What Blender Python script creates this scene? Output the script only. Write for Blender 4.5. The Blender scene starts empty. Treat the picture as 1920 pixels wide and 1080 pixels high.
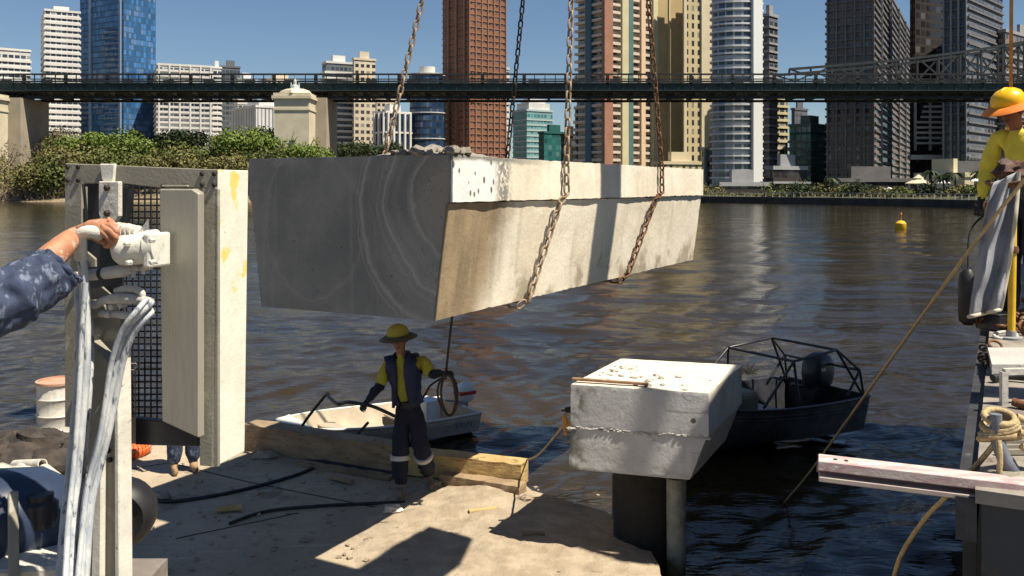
import bpy, math, random
import numpy as np
from mathutils import Vector, Matrix, noise

C = bpy.data.collections.new("place"); bpy.context.scene.collection.children.link(C)
S = bpy.context.scene
R = math.radians
F = 1700.0; HZ = 350.0; ZC = 4.1          # focal length in photo pixels, horizon row, eye height
DK = 0.7                                   # deck height above water

# ------------------------------------------------------------------ camera, sky, sun
cd = bpy.data.cameras.new("camera"); cam = bpy.data.objects.new("camera", cd); C.objects.link(cam)
cam.location = (0, 0, ZC); cam.rotation_euler = (R(90), 0, 0)
cd.sensor_width = 36; cd.lens = 36 * F / 1920; cd.shift_y = -(540 - HZ) / 1920
cd.clip_start = 0.1; cd.clip_end = 5000
S.camera = cam
S.view_settings.view_transform = 'Standard'; S.view_settings.look = 'None'
S.view_settings.exposure = 0.75; S.view_settings.gamma = 1
SUN_TH = R(62); SUN_EL = R(60)             # azimuth from behind the eye towards the right, elevation
sdir = Vector((math.sin(SUN_TH) * math.cos(SUN_EL), -math.cos(SUN_TH) * math.cos(SUN_EL), math.sin(SUN_EL)))
w = bpy.data.worlds.new("World"); S.world = w; w.use_nodes = True
nt = w.node_tree; bg = nt.nodes['Background']
sky = nt.nodes.new('ShaderNodeTexSky'); sky.sky_type = 'NISHITA'; sky.sun_disc = False
sky.sun_elevation = SUN_EL; sky.sun_rotation = R(180) - SUN_TH
sky.air_density = 1.0; sky.dust_density = 0.0; sky.ozone_density = 5.0
nt.links.new(sky.outputs[0], bg.inputs[0]); bg.inputs[1].default_value = 0.050
sl = bpy.data.lights.new("sun", 'SUN'); sl.energy = 5.0; sl.angle = R(0.5); sl.color = (1.0, 0.91, 0.76)
so = bpy.data.objects.new("sun", sl); C.objects.link(so); so.location = (20, -20, 40)
so.rotation_euler = sdir.to_track_quat('Z', 'Y').to_euler()

# ------------------------------------------------------------------ helpers
def P(px, py, Y): return Vector(((px - 960) / F * Y, Y, ZC + (HZ - py) / F * Y))
def PD(px, py, z=DK):                       # the point of a level plane under a photo pixel
    Y = (ZC - z) * F / (py - HZ); return Vector(((px - 960) / F * Y, Y, z))
LD = Vector((0.476, 0.88, 0)); ND = Vector((0.88, -0.476, 0))   # run of the cast blocks, their sunny side

def tag(o, label=None, cat=None, group=None, kind=None):
    if label: o['label'] = label
    if cat: o['category'] = cat
    if group: o['group'] = group
    if kind: o['kind'] = kind
    return o
def thing(name, label, cat, loc=(0, 0, 0), group=None):
    o = bpy.data.objects.new(name, None); C.objects.link(o); o.location = loc
    o.empty_display_size = 0.2
    return tag(o, label, cat, group)

class MB:
    def __init__(s): s.v = []; s.f = []; s.m = []; s.uv = {}
    def add(s, vs, fs, mi=0, uvs=None):
        b = len(s.v); s.v += [Vector(x) for x in vs]
        for i, f in enumerate(fs):
            if uvs: s.uv[len(s.f)] = uvs[i]
            s.f.append([b + k for k in f]); s.m.append(mi)
        return s
    def box(s, c, d, rz=0, mi=0, M=None):
        M = M or Matrix.Rotation(rz, 3, 'Z'); c = Vector(c); h = [x / 2 for x in d]
        vs = [c + M @ Vector((a * h[0], b * h[1], e * h[2])) for a in (-1, 1) for b in (-1, 1) for e in (-1, 1)]
        return s.add(vs, [(0, 1, 3, 2), (4, 6, 7, 5), (0, 4, 5, 1), (2, 3, 7, 6), (0, 2, 6, 4), (1, 5, 7, 3)], mi)
    def beam(s, p, q, wd, ht, mi=0, up=(0, 0, 1)):
        p = Vector(p); q = Vector(q); d = (q - p); L = d.length; d.normalize()
        sd = d.cross(Vector(up))
        if sd.length < 1e-4: sd = Vector((1, 0, 0))
        sd.normalize(); u = sd.cross(d)
        M = Matrix((sd, d, u)).transposed()
        return s.box((p + q) / 2, (wd, L, ht), 0, mi, M)
    def tube(s, pts, r, n=8, mi=0, cap=True, flat=1.0):
        pts = [Vector(p) for p in pts]; rs = r if isinstance(r, (list, tuple)) else [r] * len(pts)
        vs = []; fs = []; up = None
        for i, p in enumerate(pts):
            a = pts[max(0, i - 1)]; b = pts[min(len(pts) - 1, i + 1)]; t = (b - a).normalized()
            if up is None:
                up = Vector((0, 0, 1)) if abs(t.z) < .9 else Vector((1, 0, 0))
            up = (up - t * up.dot(t)).normalized(); sd = t.cross(up)
            for k in range(n):
                an = 2 * math.pi * k / n
                vs.append(p + (up * math.cos(an) * flat + sd * math.sin(an)) * rs[i])
        for i in range(len(pts) - 1):
            for k in range(n):
                k2 = (k + 1) % n
                fs.append((i * n + k, i * n + k2, (i + 1) * n + k2, (i + 1) * n + k))
        if cap: fs.append(tuple(reversed(range(n)))); fs.append(tuple((len(pts) - 1) * n + k for k in range(n)))
        return s.add(vs, fs, mi)
    def lathe(s, c, prof, n=16, mi=0, axis=(0, 0, 1)):      # prof: (radius, height)
        c = Vector(c); q = Vector((0, 0, 1)).rotation_difference(Vector(axis).normalized()); vs = []; fs = []
        for r, h in prof:
            for k in range(n):
                a = 2 * math.pi * k / n; vs.append(c + q @ Vector((r * math.cos(a), r * math.sin(a), h)))
        for i in range(len(prof) - 1):
            for k in range(n):
                k2 = (k + 1) % n; fs.append((i * n + k, i * n + k2, (i + 1) * n + k2, (i + 1) * n + k))
        fs.append(tuple(reversed(range(n)))); fs.append(tuple((len(prof) - 1) * n + k for k in range(n)))
        return s.add(vs, fs, mi)
    def blob(s, c, r, seed=0, amp=.2, n=10, mi=0, fr=1.5):
        c = Vector(c); r = Vector(r) if not isinstance(r, (int, float)) else Vector((r, r, r)); vs = []; fs = []
        for i in range(n + 1):
            th = math.pi * i / n
            for k in range(2 * n):
                a = math.pi * k / n
                d = Vector((math.sin(th) * math.cos(a), math.sin(th) * math.sin(a), math.cos(th)))
                m = 1 + amp * noise.noise(d * fr + Vector((seed * 7.1, seed, 0)))
                vs.append(c + Vector((d.x * r.x, d.y * r.y, d.z * r.z)) * m)
        for i in range(n):
            for k in range(2 * n):
                k2 = (k + 1) % (2 * n)
                fs.append((i * 2 * n + k, (i + 1) * 2 * n + k, (i + 1) * 2 * n + k2, i * 2 * n + k2))
        return s.add(vs, fs, mi)
    def prism(s, poly, z0, z1, mi=0, uv=False, top=None):
        n = len(poly); vs = [(p[0], p[1], z0) for p in poly] + [(p[0], p[1], z1) for p in poly]; u = 0
        for i in range(n):
            j = (i + 1) % n; L = math.dist(poly[i][:2], poly[j][:2])
            s.add([vs[i], vs[j], vs[n + j], vs[n + i]], [(0, 1, 2, 3)], mi, [[(u, z0), (u + L, z0), (u + L, z1), (u, z1)]] if uv else None)
            if uv: u = math.ceil(u + L)
        s.add(vs[n:], [tuple(range(n))], mi if top is None else top, [[(0, -99)] * n] if uv else None)
        s.add(vs[:n], [tuple(reversed(range(n)))], mi if top is None else top, [[(0, -99)] * n] if uv else None)
        return s
    def build(s, name, mats, parent=None, smooth=None, bevel=0, seg=1):
        me = bpy.data.meshes.new(name)
        off = parent_world(parent)
        me.from_pydata([tuple(v - off) for v in s.v], [], s.f)
        for m in (mats if isinstance(mats, (list, tuple)) else [mats]): me.materials.append(m)
        me.polygons.foreach_set('material_index', s.m)
        if s.uv:
            ul = me.uv_layers.new(name='UVMap')
            for p in me.polygons:
                q = s.uv.get(p.index)
                if q:
                    for k, li in enumerate(p.loop_indices): ul.data[li].uv = q[k]
        me.validate(); me.update()
        if smooth is not None:
            me.polygons.foreach_set('use_smooth', [True] * len(me.polygons)); me.set_sharp_from_angle(angle=R(smooth))
        o = bpy.data.objects.new(name, me); C.objects.link(o)
        if parent: o.parent = parent
        if bevel:
            b = o.modifiers.new('bevel', 'BEVEL'); b.width = bevel; b.segments = seg; b.limit_method = 'ANGLE'; b.angle_limit = R(40)
        return o
def parent_world(p):
    o = Vector((0, 0, 0))
    while p: o += Vector(p.location); p = p.parent
    return o
def curve(pts, n=6):                        # Catmull-Rom
    pts = [Vector(p) for p in pts]; out = []
    for i in range(len(pts) - 1):
        a = pts[max(0, i - 1)]; b = pts[i]; c = pts[i + 1]; d = pts[min(len(pts) - 1, i + 2)]
        for k in range(n):
            t = k / n
            out.append(0.5 * (2 * b + (c - a) * t + (2 * a - 5 * b + 4 * c - d) * t * t + (3 * b - a - 3 * c + d) * t ** 3))
    return out + [pts[-1]]

# ------------------------------------------------------------------ materials
class NT:
    def __init__(s, m): s.t = m.node_tree; s.n = s.t.nodes; s.l = s.t.links
    def node(s, ty, **kw):
        x = s.n.new(ty)
        for k, v in kw.items():
            if k.startswith('i_'): x.inputs[k[2:].replace('_', ' ')].default_value = v
            else: setattr(x, k, v)
        return x
    def put(s, sock, v):
        if hasattr(v, 'is_output') or isinstance(v, bpy.types.NodeSocket): s.l.new(v, sock)
        else: sock.default_value = v
    def math(s, op, a, b=0.0, c=0.0, clamp=False):
        x = s.n.new('ShaderNodeMath'); x.operation = op; x.use_clamp = clamp
        s.put(x.inputs[0], a); s.put(x.inputs[1], b); s.put(x.inputs[2], c); return x.outputs[0]
    def mix(s, f, a, b):
        x = s.n.new('ShaderNodeMix'); x.data_type = 'RGBA'; s.put(x.inputs[0], f)
        s.put(x.inputs[6], a if not isinstance(a, tuple) else col(a)); s.put(x.inputs[7], b if not isinstance(b, tuple) else col(b)); return x.outputs[2]
    def noise(s, vec, scale, detail=4, rough=.55):
        x = s.n.new('ShaderNodeTexNoise'); x.inputs['Scale'].default_value = scale; x.inputs['Detail'].default_value = detail
        x.inputs['Roughness'].default_value = rough
        if vec is not None: s.l.new(vec, x.inputs['Vector'])
        return x.outputs['Fac']
    def ramp(s, v, a, b):                   # 0..1 smooth step between a and b
        x = s.n.new('ShaderNodeMapRange'); x.interpolation_type = 'SMOOTHSTEP'; s.put(x.inputs[0], v)
        x.inputs[1].default_value = a; x.inputs[2].default_value = b; return x.outputs[0]
    def bump(s, h, st, dist, prev=None):
        x = s.n.new('ShaderNodeBump'); x.inputs['Strength'].default_value = st; x.inputs['Distance'].default_value = dist
        s.l.new(h, x.inputs['Height'])
        if prev: s.l.new(prev, x.inputs['Normal'])
        return x.outputs[0]
def col(c): return tuple(c) + (1.0,) if len(c) == 3 else tuple(c)
def newmat(name):
    m = bpy.data.materials.new(name); m.use_nodes = True; t = NT(m); return m, t, m.node_tree.nodes['Principled BSDF']
def mat(name, c1, c2=None, scale=3, rough=.7, metal=0, bump=.0, bscale=None, c3=None, s3=12, t3=.62, spec=.4, stretch=None):
    """two-tone noise colour, optional third tone in patches"""
    m, t, b = newmat(name); co = t.node('ShaderNodeTexCoord').outputs['Object']
    if stretch:
        mp = t.node('ShaderNodeMapping'); mp.inputs['Scale'].default_value = stretch; t.l.new(co, mp.inputs[0]); co = mp.outputs[0]
    c2 = c2 or tuple(x * .75 for x in c1)
    n = t.noise(co, scale, 6, .6); k = t.mix(t.ramp(n, .35, .65), c1, c2)
    if c3: k = t.mix(t.ramp(t.noise(co, s3, 5, .65), t3, t3 + .08), k, c3)
    t.l.new(k, b.inputs['Base Color']); b.inputs['Metallic'].default_value = metal
    b.inputs['Specular IOR Level'].default_value = spec
    t.l.new(t.math('MULTIPLY_ADD', n, .25, rough - .12), b.inputs['Roughness'])
    if bump:
        t.l.new(t.bump(t.noise(co, bscale or scale * 6, 6, .65), 1.0, bump), b.inputs['Normal'])
    return m
def facade(name, wall, glass, pu, pv, wu, wv, wall2=None, grough=.12, refl=.5):
    m, t, b = newmat(name); uv = t.node('ShaderNodeTexCoord').outputs['UV']; sp = t.node('ShaderNodeSeparateXYZ'); t.l.new(uv, sp.inputs[0])
    u = t.math('DIVIDE', sp.outputs[0], pu); v = t.math('DIVIDE', sp.outputs[1], pv)
    fu = t.math('FRACT', u); fv = t.math('FRACT', v)
    mu = t.math('LESS_THAN', t.math('ABSOLUTE', t.math('SUBTRACT', fu, .5)), wu / 2)
    mv = t.math('LESS_THAN', t.math('ABSOLUTE', t.math('SUBTRACT', fv, .5)), wv / 2)
    mk = t.math('MULTIPLY', t.math('MULTIPLY', mu, mv), t.math('GREATER_THAN', sp.outputs[1], -50))
    cb = t.node('ShaderNodeCombineXYZ'); t.l.new(t.math('FLOOR', u), cb.inputs[0]); t.l.new(t.math('FLOOR', v), cb.inputs[1])
    wn = t.node('ShaderNodeTexWhiteNoise'); t.l.new(cb.outputs[0], wn.inputs['Vector'])
    wb_ = tuple(min(.7, x * .45 + .12) for x in wall)
    g2 = tuple(min(1, x * 2.6 + .02) for x in glass)
    gc = t.mix(t.math('POWER', wn.outputs['Value'], 2.0), glass, g2)
    gc = t.mix(t.math('MULTIPLY', t.math('GREATER_THAN', wn.outputs['Value'], .86), .6), gc, wb_)
    ob = t.node('ShaderNodeTexCoord').outputs['Object']
    wc = t.mix(t.ramp(t.noise(ob, .12, 4), .35, .65), wall, wall2 or tuple(x * .85 for x in wall))
    t.l.new(t.mix(mk, wc, gc), b.inputs['Base Color'])
    t.l.new(t.math('MULTIPLY_ADD', mk, grough - .75, .75), b.inputs['Roughness'])
    t.l.new(t.math('MULTIPLY_ADD', mk, refl - .3, .3), b.inputs['Specular IOR Level'])
    return m

def leafmat(name, a, b_, c):
    m, t, b = newmat(name); co = t.node('ShaderNodeTexCoord').outputs['Object']
    k = t.mix(t.ramp(t.noise(co, .35, 4), .35, .65), a, b_)
    g = t.node('ShaderNodeNewGeometry')
    k = t.mix(t.math('MULTIPLY', g.outputs['Random Per Island'], .6), k, c)
    t.l.new(k, b.inputs['Base Color']); b.inputs['Roughness'].default_value = .6; b.inputs['Specular IOR Level'].default_value = .25
    return m

# ---- water
def water_mat():
    m, t, b = newmat('river_water'); co = t.node('ShaderNodeTexCoord').outputs['Object']
    def mp(s):
        x = t.node('ShaderNodeMapping'); x.inputs['Scale'].default_value = s; x.inputs['Rotation'].default_value = (0, 0, R(-12)); t.l.new(co, x.inputs[0]); return x.outputs[0]
    big = t.noise(mp((.10, .22, 1)), 1, 3); med = t.noise(mp((.5, 1.5, 1)), 1.0, 4, .6); sm = t.noise(mp((1.6, 4.5, 1)), 1.4, 4, .6)
    t.l.new(t.mix(t.ramp(big, .35, .65), (.034, .024, .010), (.018, .014, .008)), b.inputs['Base Color'])
    b.inputs['Roughness'].default_value = .07; b.inputs['IOR'].default_value = 1.33; b.inputs['Specular IOR Level'].default_value = .75
    h = t.bump(med, 1.0, .06); h = t.bump(sm, 1.0, .016, h)
    t.l.new(h, b.inputs['Normal']); return m

# ---- cast concrete of the hanging block (block coordinates: x = along, y = across, z = up)
def block_side(name, spots=True):
    m, t, b = newmat(name); co = t.node('ShaderNodeTexCoord').outputs['Object']; sp = t.node('ShaderNodeSeparateXYZ'); t.l.new(co, sp.inputs[0])
    n1 = t.noise(co, 1.1, 6, .6); n2 = t.noise(co, 14, 5, .7)
    mpv = t.node('ShaderNodeMapping'); mpv.inputs['Scale'].default_value = (6, 6, .6); t.l.new(co, mpv.inputs[0]); drip = t.noise(mpv.outputs[0], 1, 5)
    k = t.mix(t.ramp(n1, .38, .62), (.76, .70, .58), (.66, .59, .47))
    k = t.mix(t.math('MULTIPLY', t.ramp(drip, .5, .75), .4), k, (.36, .32, .26))
    if spots:                                # fresh white render with trowel holes and grey smears near the sawn end
        k = t.mix(t.ramp(t.math('ADD', sp.outputs[0], t.math('MULTIPLY', n1, .5)), 1.15, .95), k, (.72, .72, .70))
        vo = t.node('ShaderNodeTexVoronoi'); vo.inputs['Scale'].default_value = 9; mp2 = t.node('ShaderNodeMapping'); mp2.inputs['Scale'].default_value = (1.25, 1, .75)
        t.l.new(co, mp2.inputs[0]); t.l.new(mp2.outputs[0], vo.inputs['Vector'])
        near = t.ramp(sp.outputs[0], .85, .72)
        k = t.mix(t.math('MULTIPLY', t.ramp(vo.outputs['Distance'], .26, .17), near), k, (.13, .13, .13))
        smear = t.math('MULTIPLY', t.ramp(t.math('ABSOLUTE', t.math('SUBTRACT', sp.outputs[0], .92)), .22, .02), t.ramp(n2, .42, .52))
        k = t.mix(smear, k, (.20, .20, .19))
        smear2 = t.math('MULTIPLY', t.ramp(t.math('ADD', sp.outputs[2], t.math('MULTIPLY', n1, .16)), .02, .06), t.ramp(sp.outputs[0], 2.2, .7))
        k = t.mix(smear2, k, (.22, .21, .19))
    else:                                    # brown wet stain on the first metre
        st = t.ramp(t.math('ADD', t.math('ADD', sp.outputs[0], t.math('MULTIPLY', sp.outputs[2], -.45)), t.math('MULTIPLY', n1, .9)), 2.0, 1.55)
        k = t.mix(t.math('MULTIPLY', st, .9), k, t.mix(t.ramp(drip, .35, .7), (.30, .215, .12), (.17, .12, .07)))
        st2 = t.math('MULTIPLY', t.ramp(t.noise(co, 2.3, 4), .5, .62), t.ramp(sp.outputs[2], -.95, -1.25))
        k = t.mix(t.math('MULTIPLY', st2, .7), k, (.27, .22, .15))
    k = t.mix(t.math('MULTIPLY', t.ramp(n2, .58, .7), .35), k, (.34, .32, .28))
    t.l.new(k, b.inputs['Base Color']); b.inputs['Roughness'].default_value = .85; b.inputs['Specular IOR Level'].default_value = .2
    t.l.new(t.bump(n2, 1, .008), b.inputs['Normal']); return m
def block_end():                             # sawn face: grey with sweeping blade arcs
    m, t, b = newmat('sawn_concrete'); co = t.node('ShaderNodeTexCoord').outputs['Object']
    n1 = t.noise(co, 1.5, 5); n2 = t.noise(co, 30, 5, .7)
    def arcs(cy, cz, sc, r0, r1):
        v = t.node('ShaderNodeVectorMath', operation='SUBTRACT'); t.l.new(co, v.inputs[0]); v.inputs[1].default_value = (0, cy, cz)
        mm = t.node('ShaderNodeVectorMath', operation='MULTIPLY'); t.l.new(v.outputs[0], mm.inputs[0]); mm.inputs[1].default_value = (0, 1, .8)
        ln = t.node('ShaderNodeVectorMath', operation='LENGTH'); t.l.new(mm.outputs[0], ln.inputs[0]); d = ln.outputs['Value']
        d2 = t.math('ADD', d, t.math('MULTIPLY', n1, .30))
        cb = t.node('ShaderNodeCombineXYZ'); t.l.new(t.math('MULTIPLY', d2, sc), cb.inputs[0]); l = t.noise(cb.outputs[0], 1, 5, .7)
        return t.math('MULTIPLY', t.ramp(l, .45, .66), t.math('MULTIPLY', t.ramp(d, r0, r0 + .08), t.ramp(d, r1 + .1, r1))), d
    a1, d1 = arcs(.02, -.42, 11, .16, .95); a2, d2 = arcs(1.5, -.6, 8, .40, .72)
    k = t.mix(t.ramp(n1, .35, .65), (.145, .152, .152), (.215, .22, .215))
    k = t.mix(t.math('MULTIPLY', a1, .65), k, (.40, .39, .37)); k = t.mix(t.math('MULTIPLY', a2, .4), k, (.29, .29, .28))
    br = t.math('MULTIPLY', t.ramp(t.math('ADD', d1, t.math('MULTIPLY', n1, .3)), .55, .35), .55); k = t.mix(br, k, (.26, .23, .20))
    mpv = t.node('ShaderNodeMapping'); mpv.inputs['Scale'].default_value = (1, 9, .35); t.l.new(co, mpv.inputs[0])
    k = t.mix(t.math('MULTIPLY', t.ramp(t.noise(mpv.outputs[0], 1, 4), .55, .68), .35), k, (.27, .275, .27))
    vo = t.node('ShaderNodeTexVoronoi'); vo.inputs['Scale'].default_value = 7; t.l.new(co, vo.inputs['Vector'])
    k = t.mix(t.ramp(vo.outputs['Distance'], .07, .04), k, (.05, .05, .05))
    k = t.mix(t.math('MULTIPLY', t.ramp(n2, .55, .7), .5), k, (.11, .115, .115))
    t.l.new(k, b.inputs['Base Color']); b.inputs['Roughness'].default_value = .8
    h = t.bump(n2, 1, .006); h = t.bump(t.math('ADD', a1, a2), 1, .002, h); t.l.new(h, b.inputs['Normal']); return m

conc2 = mat('weathered_concrete', (.50, .48, .45), (.40, .39, .37), 2.5, .88, bump=.006, bscale=30, c3=(.24, .24, .22), s3=5, t3=.6)
conc_pale = mat('pale_concrete', (.66, .62, .52), (.56, .51, .41), 2.5, .88, bump=.006, bscale=30, c3=(.33, .29, .22), s3=9, t3=.64)
conc_top = mat('dusty_concrete_top', (.68, .64, .54), (.58, .54, .45), 5, .9, bump=.01, bscale=20, c3=(.28, .26, .22), s3=14, t3=.63)
rubble_m = mat('broken_concrete', (.34, .31, .27), (.20, .18, .15), 12, .92, bump=.02, bscale=30)
rust = mat('rusty_steel', (.20, .085, .035), (.11, .06, .035), 18, .75, .3, bump=.003, c3=(.34, .20, .11), s3=30, t3=.58)
pale_steel = mat('dusty_chain_steel', (.36, .28, .20), (.22, .16, .11), 18, .65, .35, bump=.003, c3=(.40, .22, .12), s3=30, t3=.58)
dark_steel = mat('dark_steel', (.05, .035, .028), (.03, .022, .02), 14, .7, .4)
splat = mat('slurry_splashed_steel', (.62, .59, .52), (.50, .47, .41), 22, .7, bump=.004, bscale=60, c3=(.26, .25, .23), s3=38, t3=.62)
galv = mat('slurry_dusted_plate', (.31, .285, .225), (.25, .23, .18), 4, .62, .15, bump=.0015, bscale=90, c3=(.39, .365, .30), s3=14, t3=.58)
galv2 = mat('brushed_guard_plate', (.27, .25, .195), (.37, .345, .28), 3, .5, .3, bump=.001, bscale=60, stretch=(1, 1, .15))
def splash_face():
    m, t, b = newmat('white_splashed_plate'); co = t.node('ShaderNodeTexCoord').outputs['Object']; sp = t.node('ShaderNodeSeparateXYZ'); t.l.new(co, sp.inputs[0])
    n = t.noise(co, 9, 5); n2 = t.noise(co, 45, 5, .7)
    k = t.mix(t.ramp(n, .35, .65), (.76, .73, .62), (.68, .65, .54))
    k = t.mix(t.ramp(n2, .62, .74), k, (.42, .40, .33))
    mp = t.node('ShaderNodeMapping'); mp.inputs['Scale'].default_value = (5, 5, 5); t.l.new(co, mp.inputs[0])
    yl = t.math('MULTIPLY', t.ramp(t.noise(mp.outputs[0], 2.2, 3), .56, .66), t.ramp(sp.outputs[2], .50, .60))
    k = t.mix(t.math('MULTIPLY', yl, .85), k, (.72, .55, .08))
    t.l.new(k, b.inputs['Base Color']); b.inputs['Roughness'].default_value = .8
    t.l.new(t.bump(n2, 1, .002), b.inputs['Normal']); return m
splash = splash_face()
hose_m = mat('slurry_coated_hose', (.56, .57, .56), (.33, .36, .40), 26, .65, bump=.003, bscale=90, c3=(.12, .14, .18), s3=44, t3=.56, stretch=(1, 1, .3))
black = mat('black_rubber', (.022, .022, .024), (.012, .012, .014), 6, .5)
black_metal = mat('black_painted_metal', (.018, .018, .022), (.03, .03, .036), 6, .35)
skin_m = mat('skin', (.46, .22, .12), (.37, .155, .085), 18, .55, bump=.0025, bscale=70, c3=(.58, .43, .34), s3=34, t3=.57)
skin_d = mat('tanned_skin', (.28, .13, .08), (.22, .10, .06), 14, .55)
denim = mat('dusty_navy_cotton', (.045, .062, .115), (.028, .038, .072), 22, .85, bump=.003, bscale=90, c3=(.15, .18, .245), s3=30, t3=.53, stretch=(1, 1, .5))
navy = mat('navy_workwear', (.014, .018, .036), (.009, .012, .024), 6, .85, bump=.006, bscale=7)
navy_vest = mat('blue_float_vest', (.012, .022, .07), (.009, .016, .05), 6, .6)
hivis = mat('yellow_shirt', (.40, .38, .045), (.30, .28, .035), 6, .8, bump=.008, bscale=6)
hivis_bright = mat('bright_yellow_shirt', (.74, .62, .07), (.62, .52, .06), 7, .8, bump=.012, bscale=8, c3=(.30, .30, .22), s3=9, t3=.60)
reflect = mat('reflective_tape', (.50, .50, .48), (.38, .38, .36), 8, .4)
yel_hat = mat('yellow_hard_hat', (.85, .50, .01), (.78, .44, .01), 3, .35)
org_brim = mat('orange_sun_brim', (.80, .26, .03), (.70, .20, .03), 4, .6)
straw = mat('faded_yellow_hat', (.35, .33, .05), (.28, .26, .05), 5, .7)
boot_m = mat('dusty_boot', (.24, .19, .13), (.15, .12, .09), 10, .85)
timber = mat('weathered_timber', (.33, .24, .145), (.22, .155, .095), 3, .85, bump=.012, bscale=9, c3=(.10, .07, .045), s3=9, t3=.6, stretch=(1, 1, 4))
timber2 = mat('pale_timber', (.52, .37, .16), (.42, .28, .12), 3, .85, bump=.015, bscale=9, c3=(.22, .14, .06), s3=6, t3=.58, stretch=(1, 1, 3))
alu_white = mat('white_painted_boat', (.62, .61, .56), (.54, .53, .48), 3, .45, c3=(.40, .36, .28), s3=7, t3=.62)
alu_dark = mat('dull_aluminium_hull', (.15, .15, .155), (.09, .09, .10), 3, .5, .4)
boat_floor = mat('boat_floor', (.45, .38, .28), (.36, .30, .22), 4, .8)
white_p = mat('white_paint', (.70, .70, .68), (.62, .62, .60), 4, .5)
red_p = mat('red_paint', (.45, .03, .03), (.38, .03, .03), 4, .4)
blue_tank = mat('blue_enamel', (.03, .045, .085), (.02, .032, .06), 4, .35, c3=(.22, .23, .25), s3=20, t3=.66)
orange_p = mat('orange_lifebuoy_skin', (.80, .16, .03), (.68, .12, .03), 6, .6)
yellow_p = mat('yellow_pole_paint', (.72, .46, .02), (.60, .36, .02), 10, .5, c3=(.30, .13, .04), s3=18, t3=.64)
rope_m = mat('manila_rope', (.52, .40, .22), (.38, .28, .15), 40, .9, bump=.006, bscale=90)
tarp = mat('grey_tarpaulin', (.30, .31, .34), (.22, .23, .26), 3, .7, bump=.012, bscale=5)
pink = mat('chalky_pink_beam', (.48, .30, .30), (.58, .50, .46), 7, .75, bump=.003, c3=(.66, .62, .56), s3=10, t3=.55, stretch=(1, 3, 3))
deck2_m = mat('barge_steel_deck', (.30, .27, .23), (.17, .145, .125), 3, .85, bump=.006, bscale=20, c3=(.13, .09, .07), s3=5, t3=.6)
hull_m = mat('dark_hull_paint', (.045, .05, .06), (.03, .035, .04), 3, .6, c3=(.10, .05, .03), s3=4, t3=.62)
pile_m = mat('timber_pile', (.16, .14, .11), (.09, .08, .06), 4, .9, bump=.01, bscale=12)
pile_pale = mat('pale_pile', (.28, .30, .27), (.17, .18, .16), 6, .9, bump=.01, bscale=20)
def deckmat():
    m, t, b = newmat('muddy_concrete_deck'); co = t.node('ShaderNodeTexCoord').outputs['Object']
    n1 = t.noise(co, .9, 6, .6); n2 = t.noise(co, 9, 6, .7); n3 = t.noise(co, 40, 4, .7)
    k = t.mix(t.ramp(n1, .35, .65), (.43, .355, .26), (.34, .28, .20)); k = t.mix(t.ramp(n2, .5, .72), k, (.30, .245, .175))
    k = t.mix(t.math('MULTIPLY', t.ramp(t.noise(co, 2.2, 5, .65), .58, .66), .75), k, (.20, .165, .125))
    mp = t.node('ShaderNodeMapping'); mp.inputs['Scale'].default_value = (.6, 7, 1); mp.inputs['Rotation'].default_value = (0, 0, R(20)); t.l.new(co, mp.inputs[0])
    k = t.mix(t.math('MULTIPLY', t.ramp(t.noise(mp.outputs[0], 1.3, 5), .55, .68), .5), k, (.48, .42, .33))
    k = t.mix(t.math('MULTIPLY', t.ramp(n3, .62, .7), .6), k, (.16, .13, .10))
    t.l.new(k, b.inputs['Base Color']); b.inputs['Roughness'].default_value = .92; b.inputs['Specular IOR Level'].default_value = .2
    h = t.bump(n1, 1, .05); h = t.bump(n2, 1, .016, h); h = t.bump(n3, 1, .004, h); t.l.new(h, b.inputs['Normal']); return m
deck_m = deckmat()
def pile_tide(name, top, low):
    m, t, b = newmat(name); g = t.node('ShaderNodeNewGeometry').outputs['Position']; sp = t.node('ShaderNodeSeparateXYZ'); t.l.new(g, sp.inputs[0])
    n = t.noise(g, 7, 6, .7); k = t.mix(t.ramp(n, .35, .65), top, tuple(x * .6 for x in top))
    k = t.mix(t.ramp(t.math('ADD', sp.outputs[2], t.math('MULTIPLY', n, .5)), .95, .80), k, low); k = t.mix(t.math('MULTIPLY', t.ramp(t.noise(g, 30, 4), .68, .76), min(1, top[0] * 4)), k, (.30, .29, .25))
    t.l.new(k, b.inputs['Base Color']); b.inputs['Roughness'].default_value = .85; t.l.new(t.bump(n, 1, .02), b.inputs['Normal']); return m
pile_pale = pile_tide('pale_pile_with_tide_line', (.27, .28, .24), (.05, .055, .03))
mud_m = mat('dried_mud', (.40, .33, .24), (.30, .24, .17), 4, .95, bump=.03, bscale=10)

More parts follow.
